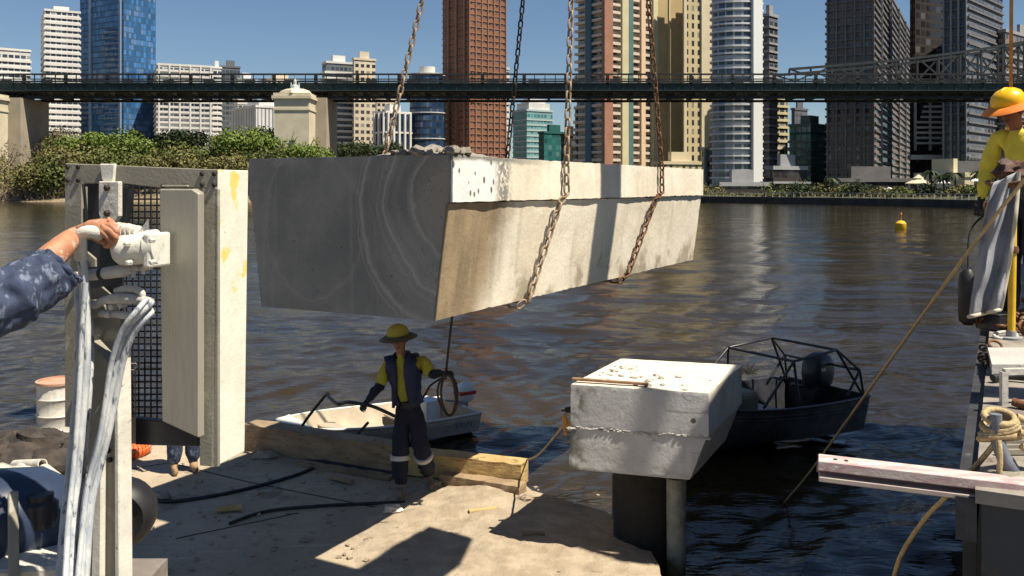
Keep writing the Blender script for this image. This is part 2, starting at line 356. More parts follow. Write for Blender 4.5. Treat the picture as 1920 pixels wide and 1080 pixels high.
# ------------------------------------------------------------------ water and banks
def water_surface():
    rg = np.random.RandomState(7); ys = [2.2]
    while ys[-1] < 330: ys.append(ys[-1] + max(.05, .05 * (ys[-1] / 12) ** 1.25))
    ys = np.array(ys); nc = 620; ks = np.linspace(-.80, .80, nc); Yg, Kg = np.meshgrid(ys, ks, indexing='ij'); X = Kg * Yg; Z = np.zeros_like(X)
    cell = np.maximum(Yg * 1.6 / nc, np.gradient(ys)[:, None])
    for i in range(46):
        lam = .38 * (16 ** (i / 45.0)) * rg.uniform(.85, 1.15); th = R(rg.normal(100, 30)); k = 2 * math.pi / lam
        a = .0118 * lam ** .55 * rg.uniform(.5, 1.2); fade = np.clip((lam / cell - 3) / 4, 0, 1)
        m1 = .55 + .45 * np.sin(X * rg.uniform(.03, .2) + Yg * rg.uniform(.05, .25) + rg.uniform(0, 6))
        Z += a * fade * m1 * np.sin(k * (X * math.cos(th) + Yg * math.sin(th)) + rg.uniform(0, 6.28) + .9 * np.sin(X * .3 / lam + rg.uniform(0, 6)))
    Z *= np.clip((330 - Yg) / 60, 0, 1) * (1 - .55 * np.clip(Yg / 90, 0, 1))
    nr = len(ys); v = np.stack([X, Yg, Z], -1).reshape(-1, 3); idx = np.arange(nr * nc).reshape(nr, nc)
    q = np.stack([idx[:-1, :-1], idx[:-1, 1:], idx[1:, 1:], idx[1:, :-1]], -1).reshape(-1, 4)
    far = np.array([(-2500, 330, 0), (2500, 330, 0), (2500, 3000, 0), (-2500, 3000, 0), (-2500, -60, -.02), (-1.8, 2.2, -.02), (-264, 330, -.02), (-2500, 330, -.02), (2500, -60, -.02), (2500, 330, -.02), (264, 330, -.02), (1.8, 2.2, -.02), (-2500, -60, -.02), (2500, -60, -.02), (1.8, 2.2, -.02), (-1.8, 2.2, -.02)], float)
    n0 = len(v); v = np.concatenate([v, far]); q = np.concatenate([q, n0 + np.array([(0, 1, 2, 3), (4, 5, 6, 7), (8, 9, 10, 11), (12, 13, 14, 15)])])
    me = bpy.data.meshes.new('water'); me.vertices.add(len(v)); me.vertices.foreach_set('co', v.astype(np.float32).ravel())
    me.loops.add(q.size); me.loops.foreach_set('vertex_index', q.astype(np.int32).ravel()); me.polygons.add(len(q)); me.polygons.foreach_set('loop_start', np.arange(0, q.size, 4, dtype=np.int32))
    me.polygons.foreach_set('use_smooth', [True] * len(q)); me.update(calc_edges=True); me.materials.append(water_mat())
    o = bpy.data.objects.new('water', me); C.objects.link(o); return tag(o, kind='structure')
water_surface()
bank_m = mat('bank_earth', (.26, .20, .13), (.16, .13, .08), .15, .95, bump=.3, bscale=.6)
lawn_m = mat('bank_grass', (.07, .075, .035), (.05, .05, .03), .1, .95, bump=.2, bscale=.6)
def shore(name, line, m, hs):                # line of (x,y) at the waterline; terraces back from it
    vs = []; fs = []
    for (dd, z) in hs:
        for i, (x, y) in enumerate(line):
            jj = noise.noise(Vector((x * .03, y * .03 + dd, 0))) * (1.5 if dd > 1 else .6)
            vs.append((x, y + dd + jj, z + (jj * .5 if dd > 5 else 0)))
    n = len(line)
    for r in range(len(hs) - 1):
        for i in range(n - 1): fs.append((r * n + i, r * n + i + 1, (r + 1) * n + i + 1, (r + 1) * n + i))
    b = MB(); b.add(vs, fs); return tag(b.build(name, m, smooth=60), kind='structure')
lx = [(-1500 + i * 20, 247 + 5 * math.sin(i * .6)) for i in range(73)]
lx = [(x, y) for x, y in lx if x < -34] + [(-34, 255), (-28, 290), (-25, 345)]
shore('left_bank', lx, bank_m, [(-1, -.5), (2, .6), (6, 1.2), (15, 5), (60, 9), (400, 12)])
def rshore(px):                              # distance of the far quay under a photo column
    return 236 + (158 - 236) * min(1.15, (px - 1310) / 610) if px > 1310 else 236 + (1310 - px) * .25
rl = [((px - 960) / F * rshore(px), rshore(px)) for px in range(600, 3200, 40)]
shore('far_bank', rl, lawn_m, [(2, 1.2), (10, 2.0), (30, 2.2), (80, 2.3), (600, 2.6)])

# quay wall with handrail along the far bank
quay = thing('quay_wall', 'low dark quay wall with pale handrail posts along the far riverbank', 'quay', (rl[20][0], rl[20][1], 0))
qm = mat('quay_stone', (.06, .055, .05), (.04, .035, .03), .6, .95)
b = MB()
for i in range(len(rl) - 1):
    p, q = rl[i], rl[i + 1]
    b.beam((p[0], p[1] + 2, .5), (q[0], q[1] + 2, .5), 1.2, 2.2)
b.build('wall', qm, quay)
b = MB()
for i in range(17, len(rl) - 1):
    p, q = Vector((*rl[i], 0)), Vector((*rl[i + 1], 0))
    b.beam(p + Vector((0, 2, 2.7)), q + Vector((0, 2, 2.7)), .1, .1)
    for k in range(3): a = p.lerp(q, k / 3); b.box(a + Vector((0, 2, 2.1)), (.16, .16, 1.2))
b.build('handrail', mat('pale_rail', (.45, .45, .43)), quay)

# ------------------------------------------------------------------ towers
fm = {}
def poly_tower(l, c, r, D, a):
    a = R(a); k = lambda p: (p - 960) / F; Cx = k(c) * D
    dR = Vector((math.sin(a), math.cos(a))); dL = Vector((-math.cos(a), math.sin(a)))
    sr = (k(r) * D - Cx) / (math.sin(a) - k(r) * math.cos(a)); sl_ = (Cx - k(l) * D) / (math.cos(a) + k(l) * math.sin(a))
    sr = sr if sr > .5 else 14; sl_ = sl_ if sl_ > .5 else 14
    Cc = Vector((Cx, D)); return [Cc, Cc + dR * sr, Cc + dR * sr + dL * sl_, Cc + dL * sl_]
def round_tower(l, r, D, depth=.8, n=20):
    x0, x1 = (l - 960) / F * D, (r - 960) / F * D; cx = (x0 + x1) / 2; rx = (x1 - x0) / 2
    return [Vector((cx + rx * math.cos(t), D + rx * depth + rx * depth * math.sin(t))) for t in [2 * math.pi * i / n for i in range(n)]]
def grow(poly, d):
    c = sum(poly, Vector((0, 0))) / len(poly); out = []; n = len(poly)
    for i in range(n):
        e1 = (poly[i] - poly[i - 1]).normalized(); e2 = (poly[(i + 1) % n] - poly[i]).normalized()
        n1 = Vector((e1.y, -e1.x)); n2 = Vector((e2.y, -e2.x)); m_ = (n1 + n2).normalized()
        out.append(poly[i] + m_ * d / max(.3, m_.dot(n1)))
    return out
def tower(name, label, poly, ytop, D, wallm, bandm=None, pitch=3.1, bandh=.9, bandout=.5, z0=2, pil=None, roof=None, bandname='floor_band', skip=None):
    ztop = ZC + (HZ - ytop) / F * D; c = sum(poly, Vector((0, 0))) / len(poly)
    t = thing(name, label, 'building', (c.x, c.y, z0))
    b = MB(); b.prism(poly, z0, ztop, uv=True); wl = b.build('wall', wallm, t)
    if bandm:
        g = grow(poly, bandout); n = int((ztop - z0) / pitch); first = None
        for i in range(n):
            z = z0 + i * pitch
            if skip and skip(i): continue
            if first is None:
                b = MB(); b.prism(g, z, z + bandh); first = b.build(bandname, bandm, t); zf = z
            else:
                o = first.copy(); C.objects.link(o); o.parent = t; o.location = (0, 0, z - zf)
    if pil:                                  # vertical fins: (edge index, positions 0..1, width, projection, material)
        for (ei, us, wd, pr, pm) in pil:
            p, q = poly[ei], poly[(ei + 1) % len(poly)]; e = (q - p).normalized(); nn = Vector((e.y, -e.x))
            for u in us:
                a = p.lerp(q, u); ang = math.atan2(e.y, e.x)
                b = MB(); b.box((a.x + nn.x * pr / 2, a.y + nn.y * pr / 2, (z0 + ztop) / 2 + .2), (wd, pr, ztop - z0 + .4), ang); b.build('pilaster', pm, t)
    b = MB(); b.prism(grow(poly, .35), ztop + .01, ztop + 1.1); b.prism([c + (p - c) * .45 for p in poly], ztop + 1.1, ztop + 4.5)
    b.build('roof', roof or bandm or wallm, t)
    return t, ztop
FW = facade('white_office_facade', (.62, .62, .60), (.03, .035, .045), 2.6, 3.1, .80, .50)
Wb = mat('white_render', (.62, .61, .58), (.54, .53, .50), .1, .7)
Cb = mat('cream_render', (.60, .52, .36), (.52, .45, .30), .1, .8)
grayb = mat('grey_slab', (.30, .30, .31), (.24, .24, .25), .2, .8)
darkslab = mat('dark_slab', (.17, .16, .155), (.13, .12, .12), .2, .8)
blackband = mat('dark_glass_band', (.03, .035, .04), (.05, .055, .06), .4, .2)
blueglass = facade('blue_curtain_wall', (.03, .075, .14), (.02, .075, .18), 1.6, 3.2, .88, .84, refl=.9, grough=.08)
blueglass2 = facade('deep_blue_curtain_wall', (.015, .03, .06), (.01, .03, .07), 1.8, 3.2, .85, .7, refl=.7)
greyglass = facade('grey_glass_facade', (.13, .14, .15), (.04, .05, .06), 2.2, 3.1, .8, .6)
ribbed = facade('ribbed_white_facade', (.60, .60, .59), (.16, .17, .18), 1.9, 60, .42, .96)
beigep = facade('beige_punched_facade', (.60, .53, .40), (.035, .03, .03), 2.9, 3.3, .62, .52)
brown = facade('brown_brick_facade', (.25, .118, .070), (.045, .03, .03), 2.1, 3.0, .6, .42, wall2=(.20, .095, .060))
brownd = mat('brown_band', (.29, .145, .09), (.24, .12, .075), .3, .8)
teal = facade('teal_glass_facade', (.20, .34, .33), (.03, .13, .14), 2.4, 3.1, .75, .6, refl=.8)
teal2 = facade('deep_teal_facade', (.02, .11, .10), (.015, .08, .08), 2.4, 3.1, .85, .7, refl=.8)
resi = facade('apartment_facade', (.42, .36, .27), (.03, .035, .04), 3.6, 3.05, .74, .6)
tan = facade('tan_tower_facade', (.50, .38, .20), (.45, .34, .18), 5.5, 3.2, .02, .02)
tanw = facade('tan_windowed_facade', (.55, .46, .27), (.03, .03, .03), 2.6, 3.3, .42, .62)
whitebal = facade('blue_white_apartments', (.40, .43, .48), (.035, .05, .07), 3.3, 3.05, .8, .62, refl=.6)  # bluish white walls with dark glass
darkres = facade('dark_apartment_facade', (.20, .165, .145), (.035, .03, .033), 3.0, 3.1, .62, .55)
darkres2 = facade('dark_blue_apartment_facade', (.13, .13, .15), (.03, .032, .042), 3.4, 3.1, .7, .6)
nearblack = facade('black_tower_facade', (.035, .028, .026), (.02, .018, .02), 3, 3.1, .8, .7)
rng = lambda a, b_, n: [a + (b_ - a) * i / (n - 1) for i in range(n)]

tower('office_tower', 'white gridded office block above the bridge at far left edge', poly_tower(-60, -20, 57, 430, 55), 92, 430, FW, Wb, 3.1, 1.1, .5)
tower('office_tower', 'white banded office block between left bridge pier and blue glass tower', poly_tower(78, 84, 150, 470, 60), 20, 470, FW, Wb, 3.1, 1.3, .5)
t, _ = tower('glass_tower', 'tall blue glass curtain wall tower rising over the left bank trees', poly_tower(150, 232, 292, 500, 30), -60, 500, blueglass, None, pil=[(3, [.25, .93], 1.6, .7, mat('pale_blue_fin', (.25, .36, .50))), ], roof=grayb)
tower('hotel_block', 'white hotel slab with close horizontal window bands behind green trees', poly_tower(277, 296, 397, 480, 66), 122, 480, FW, Wb, 2.75, 1.15, .7, pil=[(0, rng(0.02, .98, 6), .8, 1.0, Wb)])
tower('office_tower', 'narrow white block right of the banded hotel slab', poly_tower(397, 399, 415, 520, 60), 128, 520, FW, Wb, 3.1, 1.3, .4)
tower('office_tower', 'slim grey glass tower behind the ribbed white building', poly_tower(414, 416, 450, 540, 60), 126, 540, greyglass)
tower('office_block', 'low white building with fine vertical ribs left of the cream bridge pylon', poly_tower(433, 480, 548, 430, 50), 201, 430, ribbed)
tower('office_tower', 'white block with dark slots behind the ribbed building', poly_tower(440, 446, 482, 500, 60), 150, 500, FW, Wb, 3.4, 1.6, .3)
tower('office_tower', 'beige office block with small windows just left of the pylon top', poly_tower(490, 500, 560, 520, 60), 150, 520, beigep)
tower('office_block', 'white office block of long horizontal bands right of the pylon', poly_tower(604, 612, 664, 455, 64), 118, 455, greyglass, Wb, 2.95, 1.15, 1.0)
tower('office_tower', 'cream office tower with rows of punched windows beside the left chain', poly_tower(661, 664, 704, 450, 62), 112, 450, beigep)
tower('office_block', 'cream topped mid rise behind the left chain', poly_tower(700, 706, 741, 520, 60), 186, 520, beigep, z0=2)
tb, _ = tower('office_block', 'low blue grey glass building with white columns below the left chain', poly_tower(702, 724, 770, 420, 50), 212, 420, blueglass2, Wb, 9, .8, .6, pil=[(0, rng(.05, .95, 5), .9, 1.2, Wb), (3, [.1, .5, .9], .9, 1.2, Wb)])
tower('glass_tower', 'rounded dark blue glass tower with white window frames left of the brown tower', round_tower(765, 832, 430), 140, 430, blueglass2, Wb, 6.2, .45, .35, skip=lambda i: i % 2)
t, _ = tower('brick_tower', 'tall red brown gridded tower behind the hanging block', poly_tower(830, 880, 948, 430, 55), -60, 430, brown, brownd, 3.0, .45, .25, pil=[(3, [.25, .55, .85], 1.4, .8, brownd), (0, rng(0, 1, 7), .5, .5, brownd)])
tower('office_tower', 'thin white striped tower right of the brown tower', poly_tower(936, 938, 954, 450, 65), 130, 450, FW, Wb, 3.3, 1.5, .4)
t, zt = tower('glass_tower', 'pale teal glass tower with stepped white crown between the two chains', poly_tower(962, 988, 1036, 520, 55), 208, 520, teal, mat('pale_teal_slab', (.42, .52, .52)), 3.1, .8, .3)
cpt = P(1000, 200, 528)
b = MB(); b.box((cpt.x, cpt.y + 3, zt + 2.5), (15, 12, 5), R(35)); b.box((cpt.x, cpt.y + 3, zt + 6), (11, 9, 3), R(35)); b.build('crown', Wb, t)
tower('glass_block', 'small dark teal glass building right of the pale teal tower', poly_tower(1010, 1020, 1066, 440, 55), 250, 440, teal2)
tower('office_block', 'low black building at the foot of the teal tower', poly_tower(1052, 1060, 1084, 400, 60), 255, 400, nearblack)
col_terr = mat('terracotta_render', (.34, .17, .115), (.29, .14, .09), .2, .8); col_yel = mat('yellow_render', (.56, .51, .32), (.50, .45, .28), .2, .8)
col_green = mat('green_render', (.09, .17, .16), (.07, .14, .13), .2, .7)
tower('apartment_tower', 'tall cream and terracotta apartment tower with balcony bands between the chains', poly_tower(1084, 1132, 1226, 330, 52), -60, 330, resi, mat('pink_balcony', (.62, .52, .42), (.54, .46, .38), .3, .8), 2.85, 1.0, 1.0,
      pil=[(0, [.04], 4.2, 1.6, col_terr), (0, [.36], 3.2, 1.7, col_yel), (0, [.46], 3.4, 1.5, col_green), (0, [.72], 2.2, 1.7, mat('peach_render', (.66, .48, .32), (.6, .43, .28), .2, .8)), (0, [.97], 2.4, 1.7, col_yel), (3, [.5], 3, 1.4, mat('blue_render', (.07, .14, .2), (.06, .12, .17), .2, .7))], bandname='balcony')
tower('apartment_tower', 'white edged balcony stack at left of the cream apartment tower', poly_tower(1078, 1081, 1090, 345, 60), 205, 345, greyglass, Wb, 2.9, 1.2, .5)
tower('stone_tower', 'tall plain tan stone tower right of the second chain', poly_tower(1226, 1230, 1284, 345, 66), -60, 345, tan, pil=[(0, [.45, .97], .5, .5, Cb)])
tower('stone_tower', 'tan tower with three columns of tall slot windows', poly_tower(1281, 1283, 1316, 338, 66), -60, 338, tanw, pil=[(0, [0, 1], 1.2, .8, Cb)])
tower('stone_tower', 'plain pale yellow tower end beside the white balcony tower', poly_tower(1314, 1316, 1346, 342, 66), -60, 342, Cb)
tower('podium_block', 'tan stone podium with a cornice at the foot of the tan towers', poly_tower(1226, 1240, 1322, 320, 70), 308, 320, tanw, Cb, 5, .6, .5)
tower('podium_block', 'brown columned low building left of the white balcony tower', poly_tower(1316, 1320, 1350, 300, 65), 282, 300, beigep, pil=[(0, [.1, .5, .9], .8, .8, darkslab)])
tower('apartment_tower', 'tall rounded white and blue balcony tower at the river edge', round_tower(1342, 1436, 290, .7), -60, 290, whitebal, mat('white_balcony', (.66, .66, .66), (.6, .6, .6), .3, .7), 2.35, .55, .7, bandname='balcony')
wt = thing('stair_tower', 'bright white vertical stair shaft on the rounded balcony tower', 'building', (*P(1424, 350, 289).xy, 2))
b = MB(); b.prism(poly_tower(1409, 1413, 1430, 289, 60), 2, 75); b.build('shaft', white_p, wt)
tower('apartment_tower', 'blue grey shaded tower tucked behind the rounded white tower', poly_tower(1428, 1442, 1458, 330, 45), 30, 330, darkres2, grayb, 3, .8, .4)
tower('apartment_tower', 'thin brown and cream apartment tower left of the sky gap', poly_tower(1446, 1450, 1477, 400, 60), 186, 400, resi, col_yel, 3.1, 1.0, .5)
tower('office_tower', 'small blue grey tower in the sky gap right of the thin brown tower', poly_tower(1484, 1490, 1514, 480, 55), 206, 480, darkres2)
tower('glass_block', 'dark green glass office with pale floors below the sky gap', poly_tower(1480, 1520, 1556, 350, 45), 236, 350, teal2, mat('green_floor', (.14, .19, .18), (.11, .15, .14), .3, .8), 3.2, .9, .4)
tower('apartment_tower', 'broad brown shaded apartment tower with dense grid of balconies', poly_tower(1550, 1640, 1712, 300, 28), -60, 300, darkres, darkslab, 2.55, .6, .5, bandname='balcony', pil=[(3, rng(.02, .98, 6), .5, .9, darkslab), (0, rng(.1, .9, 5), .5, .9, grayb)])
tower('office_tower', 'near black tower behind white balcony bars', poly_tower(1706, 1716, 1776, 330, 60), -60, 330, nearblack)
wb = thing('balcony_stack', 'stack of white balcony bars on the near black tower', 'balconies', (*P(1740, 300, 322).xy, 10))
for i in range(9):
    y = 190 + i * 9.8; l0 = 1736 - i * 3 if i < 4 else 1716
    b = MB(); b.beam(P(max(1714, l0), y, 322), P(1768, y, 322), 1.0, .75); b.build('balcony', Wb, wb)
b = MB()
for px_ in (1716, 1744): b.beam(P(px_, 178, 322.8), P(px_, 282, 322.8), .7, .7, up=(0, 1, 0))
b.build('post', Wb, wb)
b = MB(); b.beam(P(1705, 295, 318), P(1765, 295, 318), 3, 1.6); b.build('canopy', Wb, wb)
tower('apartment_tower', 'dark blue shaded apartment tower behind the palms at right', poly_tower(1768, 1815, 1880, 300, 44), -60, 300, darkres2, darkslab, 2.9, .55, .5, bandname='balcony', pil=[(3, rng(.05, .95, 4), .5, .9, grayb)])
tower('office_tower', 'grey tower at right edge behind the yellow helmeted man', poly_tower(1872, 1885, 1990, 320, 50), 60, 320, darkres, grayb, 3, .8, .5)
# low riverside buildings
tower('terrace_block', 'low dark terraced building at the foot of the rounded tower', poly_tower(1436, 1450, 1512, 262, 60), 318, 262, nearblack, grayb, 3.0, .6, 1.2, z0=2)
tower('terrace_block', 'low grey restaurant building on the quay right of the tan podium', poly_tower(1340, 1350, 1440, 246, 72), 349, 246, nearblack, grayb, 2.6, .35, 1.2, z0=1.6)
tower('kiosk', 'small cream kiosk between palms near the right bank', poly_tower(1806, 1809, 1826, 215, 66), 332, 215, Cb, z0=2)

# ------------------------------------------------------------------ bridge
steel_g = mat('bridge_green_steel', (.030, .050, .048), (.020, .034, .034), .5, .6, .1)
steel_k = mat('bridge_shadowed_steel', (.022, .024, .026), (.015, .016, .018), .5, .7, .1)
BY = 262.0
def zb(py, D=BY): return ZC + (HZ - py) / F * D
br = thing('steel_bridge', 'dark green steel girder bridge crossing the whole river view', 'bridge', (0, BY, 0))
xl, xr = -190, 190
b = MB(); b.box((0, BY, zb(163)), (xr - xl, 1.0, zb(157) - zb(169))); b.box((0, BY + 14, zb(163)), (xr - xl, 1.0, zb(157) - zb(169)))
b.box((0, BY - .8, zb(156.5)), (xr - xl, .5, .22)); b.box((0, BY - .8, zb(170)), (xr - xl, .8, .25))
for i in range(96): b.box((xl + 2 + i * 4, BY - .6, zb(163)), (.25, .3, 1.7))
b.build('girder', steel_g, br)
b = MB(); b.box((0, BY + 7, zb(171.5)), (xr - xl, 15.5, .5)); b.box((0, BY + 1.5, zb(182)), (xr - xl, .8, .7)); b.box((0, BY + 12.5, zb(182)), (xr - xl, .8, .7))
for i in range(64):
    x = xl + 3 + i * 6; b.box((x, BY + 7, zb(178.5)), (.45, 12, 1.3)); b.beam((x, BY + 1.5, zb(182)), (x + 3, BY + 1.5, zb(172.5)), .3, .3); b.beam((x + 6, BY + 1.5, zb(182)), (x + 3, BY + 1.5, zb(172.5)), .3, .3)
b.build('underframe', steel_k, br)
b = MB()
b.box((0, BY - .9, zb(140)), (xr - xl, .35, .5)); b.box((0, BY - .9, zb(149)), (xr - xl, .3, .3)); b.box((0, BY + 14, zb(142)), (xr - xl, .35, .5))
for i in range(128):
    x = xl + 1.5 + i * 3; b.box((x, BY - .9, zb(148.5)), (.22 if i % 4 else 1.0, .3, 2.7)); 
    if i % 4 == 1: b.box((x, BY + 6, zb(151)), (3.2, .4, 1.8))
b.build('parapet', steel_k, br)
# cantilever truss rising to the right
truss_m = mat('truss_grey_steel', (.05, .055, .055), (.035, .04, .04), .5, .5, .2)
def X(px, D=BY): return (px - 960) / F * D
for off in (0, 14):
    tr = MB(); ns = 18; pr_ = None
    for i in range(ns):
        px_ = 1480 + i * 40; top = 130 - 3.2 * i - .25 * max(0, i - 3) ** 2; x = X(px_); zt_ = zb(top); z0_ = zb(142)
        tr.beam((x, BY + off, z0_), (x, BY + off, zt_), .5, .5, up=(0, 1, 0))
        if pr_:
            tr.beam((pr_[0], BY + off, pr_[1]), (x, BY + off, zt_), .7, .7)
            if i % 2: tr.beam((pr_[0], BY + off, pr_[1]), (x, BY + off, z0_), .4, .4)
            else: tr.beam((pr_[0], BY + off, z0_), (x, BY + off, zt_), .4, .4)
        pr_ = (x, zt_)
    tr.build('truss', truss_m, br)
def pylon(pxl, pxr, ytop, seed):
    x0, x1 = X(pxl), X(pxr); zt = zb(ytop); cx = (x0 + x1) / 2; wd = x1 - x0
    t = thing('bridge_pylon', 'cream stone pylon with stepped cap and small spire in front of the bridge' if seed else 'cream stone bridge pier at far left edge', 'bridge pier', (cx, BY - 6, 0))
    sm = mat('cream_stone' + str(seed), (.60, .54, .40), (.52, .46, .33), .25, .85)
    b = MB(); b.box((cx, BY - 6, (zt - 2) / 2), (wd, 8, zt - 2)); b.box((cx, BY - 6, zt - 5.0), (wd + .5, 8.5, .5)); b.box((cx, BY - 6, zt - 1.6), (wd + 1.2, 9.2, .8)); b.box((cx, BY - 6, zt - .8), (wd + .4, 8.4, .8))
    b.build('shaft', sm, t)
    b = MB(); b.lathe((cx, BY - 6, zt - .4), [(wd * .5, 0), (wd * .42, .9), (wd * .25, 1.5)], 4); b.build('cap', sm, t)
    b = MB(); b.box((cx + wd * .35, BY + 6, (zb(183)) / 2 - .1), (wd * .95, 16, zb(183) - .2)); b.build('pier_wall', mat('pier_shaded_concrete' + str(seed), (.34, .29, .22), (.28, .24, .18), .2, .9), t)  # wall colour darkened for the shade under the bridge deck
    if seed:
        b = MB(); b.lathe((cx, BY - 6, zt + 1.0), [(1.4, 0), (1.1, 1), (.5, 1.3), (.45, 2.4), (.12, 2.8), (.06, 4)], 8)
        for dx in (-1.1, 1.1): b.lathe((cx + dx, BY - 6, zt + 1), [(.3, 0), (.2, 1.4), (.05, 2)], 6)
        b.build('spire', mat('verdigris_metal', (.42, .48, .46), (.36, .42, .40), .5, .6), t)
pylon(531, 594, 178, 1); pylon(-50, 22, 178, 0)

# ------------------------------------------------------------------ trees
def crown_mesh(c, r, n, leaf, seed, lobes=7):
    rg = np.random.RandomState(seed); c = np.array(c); r = np.array(r)
    lc = rg.normal(0, 1, (lobes, 3)); lc /= np.linalg.norm(lc, axis=1)[:, None]; lc *= rg.uniform(.25, .75, (lobes, 1)); lc[:, 2] = np.abs(lc[:, 2]) * .8 - .15
    lr = rg.uniform(.32, .55, lobes); k = rg.randint(0, lobes, n)
    d = rg.normal(0, 1, (n, 3)); d /= np.linalg.norm(d, axis=1)[:, None]
    p = lc[k] + d * lr[k][:, None] * rg.uniform(.72, 1.05, n)[:, None]
    p = c + p * r * 1.28; nrm = d + rg.normal(0, .55, (n, 3)); nrm /= np.linalg.norm(nrm, axis=1)[:, None]
    a = np.cross(nrm, rg.normal(0, 1, (n, 3))); a /= np.linalg.norm(a, axis=1)[:, None]; bb = np.cross(nrm, a)
    s = leaf * rg.uniform(.6, 1.35, n)[:, None]
    v = np.stack([p - a * s, p - bb * s * .55, p + a * s, p + bb * s * .55], 1).reshape(-1, 3)
    return v
def quads(name, v, m, parent):
    off = np.array(parent_world(parent)); me = bpy.data.meshes.new(name); nq = len(v) // 4
    me.vertices.add(len(v)); me.vertices.foreach_set('co', (v - off).astype(np.float32).ravel())
    me.loops.add(len(v)); me.loops.foreach_set('vertex_index', np.arange(len(v), dtype=np.int32))
    me.polygons.add(nq); me.polygons.foreach_set('loop_start', np.arange(0, len(v), 4, dtype=np.int32))
    me.update(calc_edges=True); me.materials.append(m); o = bpy.data.objects.new(name, me); C.objects.link(o); o.parent = parent; return o
bark = mat('bark', (.13, .10, .075), (.08, .06, .045), 2, .9)
LM = {'bright': leafmat('bright_leaves', (.115, .165, .025), (.085, .135, .02), (.17, .21, .04)),
      'mid': leafmat('mid_leaves', (.09, .115, .025), (.07, .095, .022), (.14, .14, .04)),
      'dark': leafmat('dark_leaves', (.025, .042, .012), (.018, .03, .01), (.045, .06, .02)),
      'olive': leafmat('olive_leaves', (.14, .13, .04), (.11, .105, .034), (.18, .155, .06)),
      'dry': leafmat('dry_leaves', (.15, .12, .065), (.11, .095, .05), (.18, .14, .09))}
def tree(px, ytop, wpx, ybot, D, kind, label, seed, group, n=2600, name='bank_tree', cat='tree', leaf=.45):
    top = P(px, ytop, D).z; bot = P(px, ybot, D).z; x = (px - 960) / F * D; rx = wpx / 2 / F * D; h = top - bot
    base = 1.2 if D < 300 else 4
    t = thing(name, label, cat, (x, D, min(base, bot)), group)
    b = MB(); rnd = random.Random(seed); zc = (top + bot) / 2
    b.tube([(x, D, min(base, bot) - .8), (x + .2, D, (bot + zc) / 2), (x - .1, D, zc)], [.45, .35, .2], 6)
    for k in range(6):
        a = rnd.uniform(0, 6.28); b.tube([(x, D, bot + h * .15), (x + math.cos(a) * rx * .4, D + math.sin(a) * rx * .4, bot + h * .35), (x + math.cos(a) * rx * .75, D + math.sin(a) * rx * .7, zc + rnd.uniform(-.1, .3) * h)], [.22, .14, .05], 5)
    b.build('trunk', bark, t)
    quads('crown', crown_mesh((x, D, zc - h * .02), (rx, rx * .8, h * .56), n, leaf, seed, 10), LM[kind], t)
    return t
G = 'trees on the left riverbank'
spec = [
 (20, 250, 150, 345, 262, 'dry', 'greyish dry shrubby tree below the far left pier'),
 (105, 238, 90, 300, 264, 'dry', 'thin greyish tree in front of the white banded block'),
 (-30, 285, 120, 372, 252, 'olive', 'olive mangrove at the far left edge of the bank'),
 (48, 300, 110, 375, 251, 'olive', 'olive mangrove over bare twigs at the waterline'),
 (100, 285, 120, 372, 253, 'mid', 'green mangrove just left of the saw frame'),
 (170, 243, 110, 310, 262, 'bright', 'bright green tree below the blue glass tower'),
 (240, 240, 110, 320, 264, 'bright', 'bright green tree at the right foot of the blue glass tower'),
 (215, 275, 170, 350, 254, 'mid', 'mid green bush above the saw frame'),
 (345, 243, 100, 290, 266, 'dark', 'dark shaded tree below the banded hotel slab'),
 (290, 246, 80, 300, 268, 'dark', 'dark tree between bright crown and hotel slab'),
 (330, 280, 190, 350, 255, 'olive', 'low olive thicket below the dark tree'),
 (450, 231, 130, 300, 258, 'bright', 'rounded bright green crown left of the cream pylon'),
 (530, 236, 130, 300, 256, 'bright', 'bright green crown in front of the cream pylon'),
 (440, 280, 170, 350, 251, 'olive', 'olive thicket beside the top left of the hanging block'),
 (140, 268, 120, 340, 256, 'olive', 'olive bush filling the gap above the left upright of the saw frame'),
 (300, 268, 130, 340, 259, 'mid', 'mid green bush under the dark tree below the hotel slab'),
 (395, 262, 120, 330, 260, 'mid', 'mid green bush between dark tree and the rounded bright crown'),
 (500, 270, 120, 335, 252, 'mid', 'mid green bush left of the pylon foot'),
 (570, 268, 100, 330, 252, 'bright', 'bright green bush low right of the pylon foot'),
]
for i, (px_, yt, wp, yb, D, kd, lb) in enumerate(spec): tree(px_, yt, wp, yb, D, kd, lb, i + 3, G, n=4200 if kd != 'dry' else 2600, leaf=.42 if kd != 'dry' else .3)
for i, (px_, wd_) in enumerate([(645, 70), (690, 70), (730, 50)]):
    tree(px_, 264, wd_, 310, 330, 'dark', ['dark hedge tree below the long banded office block', 'dark hedge tree left of the chain foot', 'small dark hedge tree right of the chain foot'][i], 40 + i, 'dark trees beyond the hanging block', n=2200)
# bare mangrove twigs and sand at the waterline
t = thing('bare_shrub', 'tangle of bare grey mangrove twigs on the sandy left waterline', 'shrub', (*P(70, 372, 249).xy, .3))
b = MB(); rnd = random.Random(5)
for i in range(150):
    x = P(rnd.uniform(-10, 122), 0, 249).x; y = 249 + rnd.uniform(-2, 2); z = .4; pts = [Vector((x, y, z))]; dx = rnd.uniform(-.9, .9)
    for k in range(4): pts.append(pts[-1] + Vector((dx + rnd.uniform(-.6, .6), rnd.uniform(-.3, .3), rnd.uniform(.5, 1.4))))
    b.tube(pts, [.12, .1, .07, .05, .03], 4)
b.build('twigs', mat('bare_twigs', (.26, .21, .16), (.18, .14, .10), .5, .9), t)
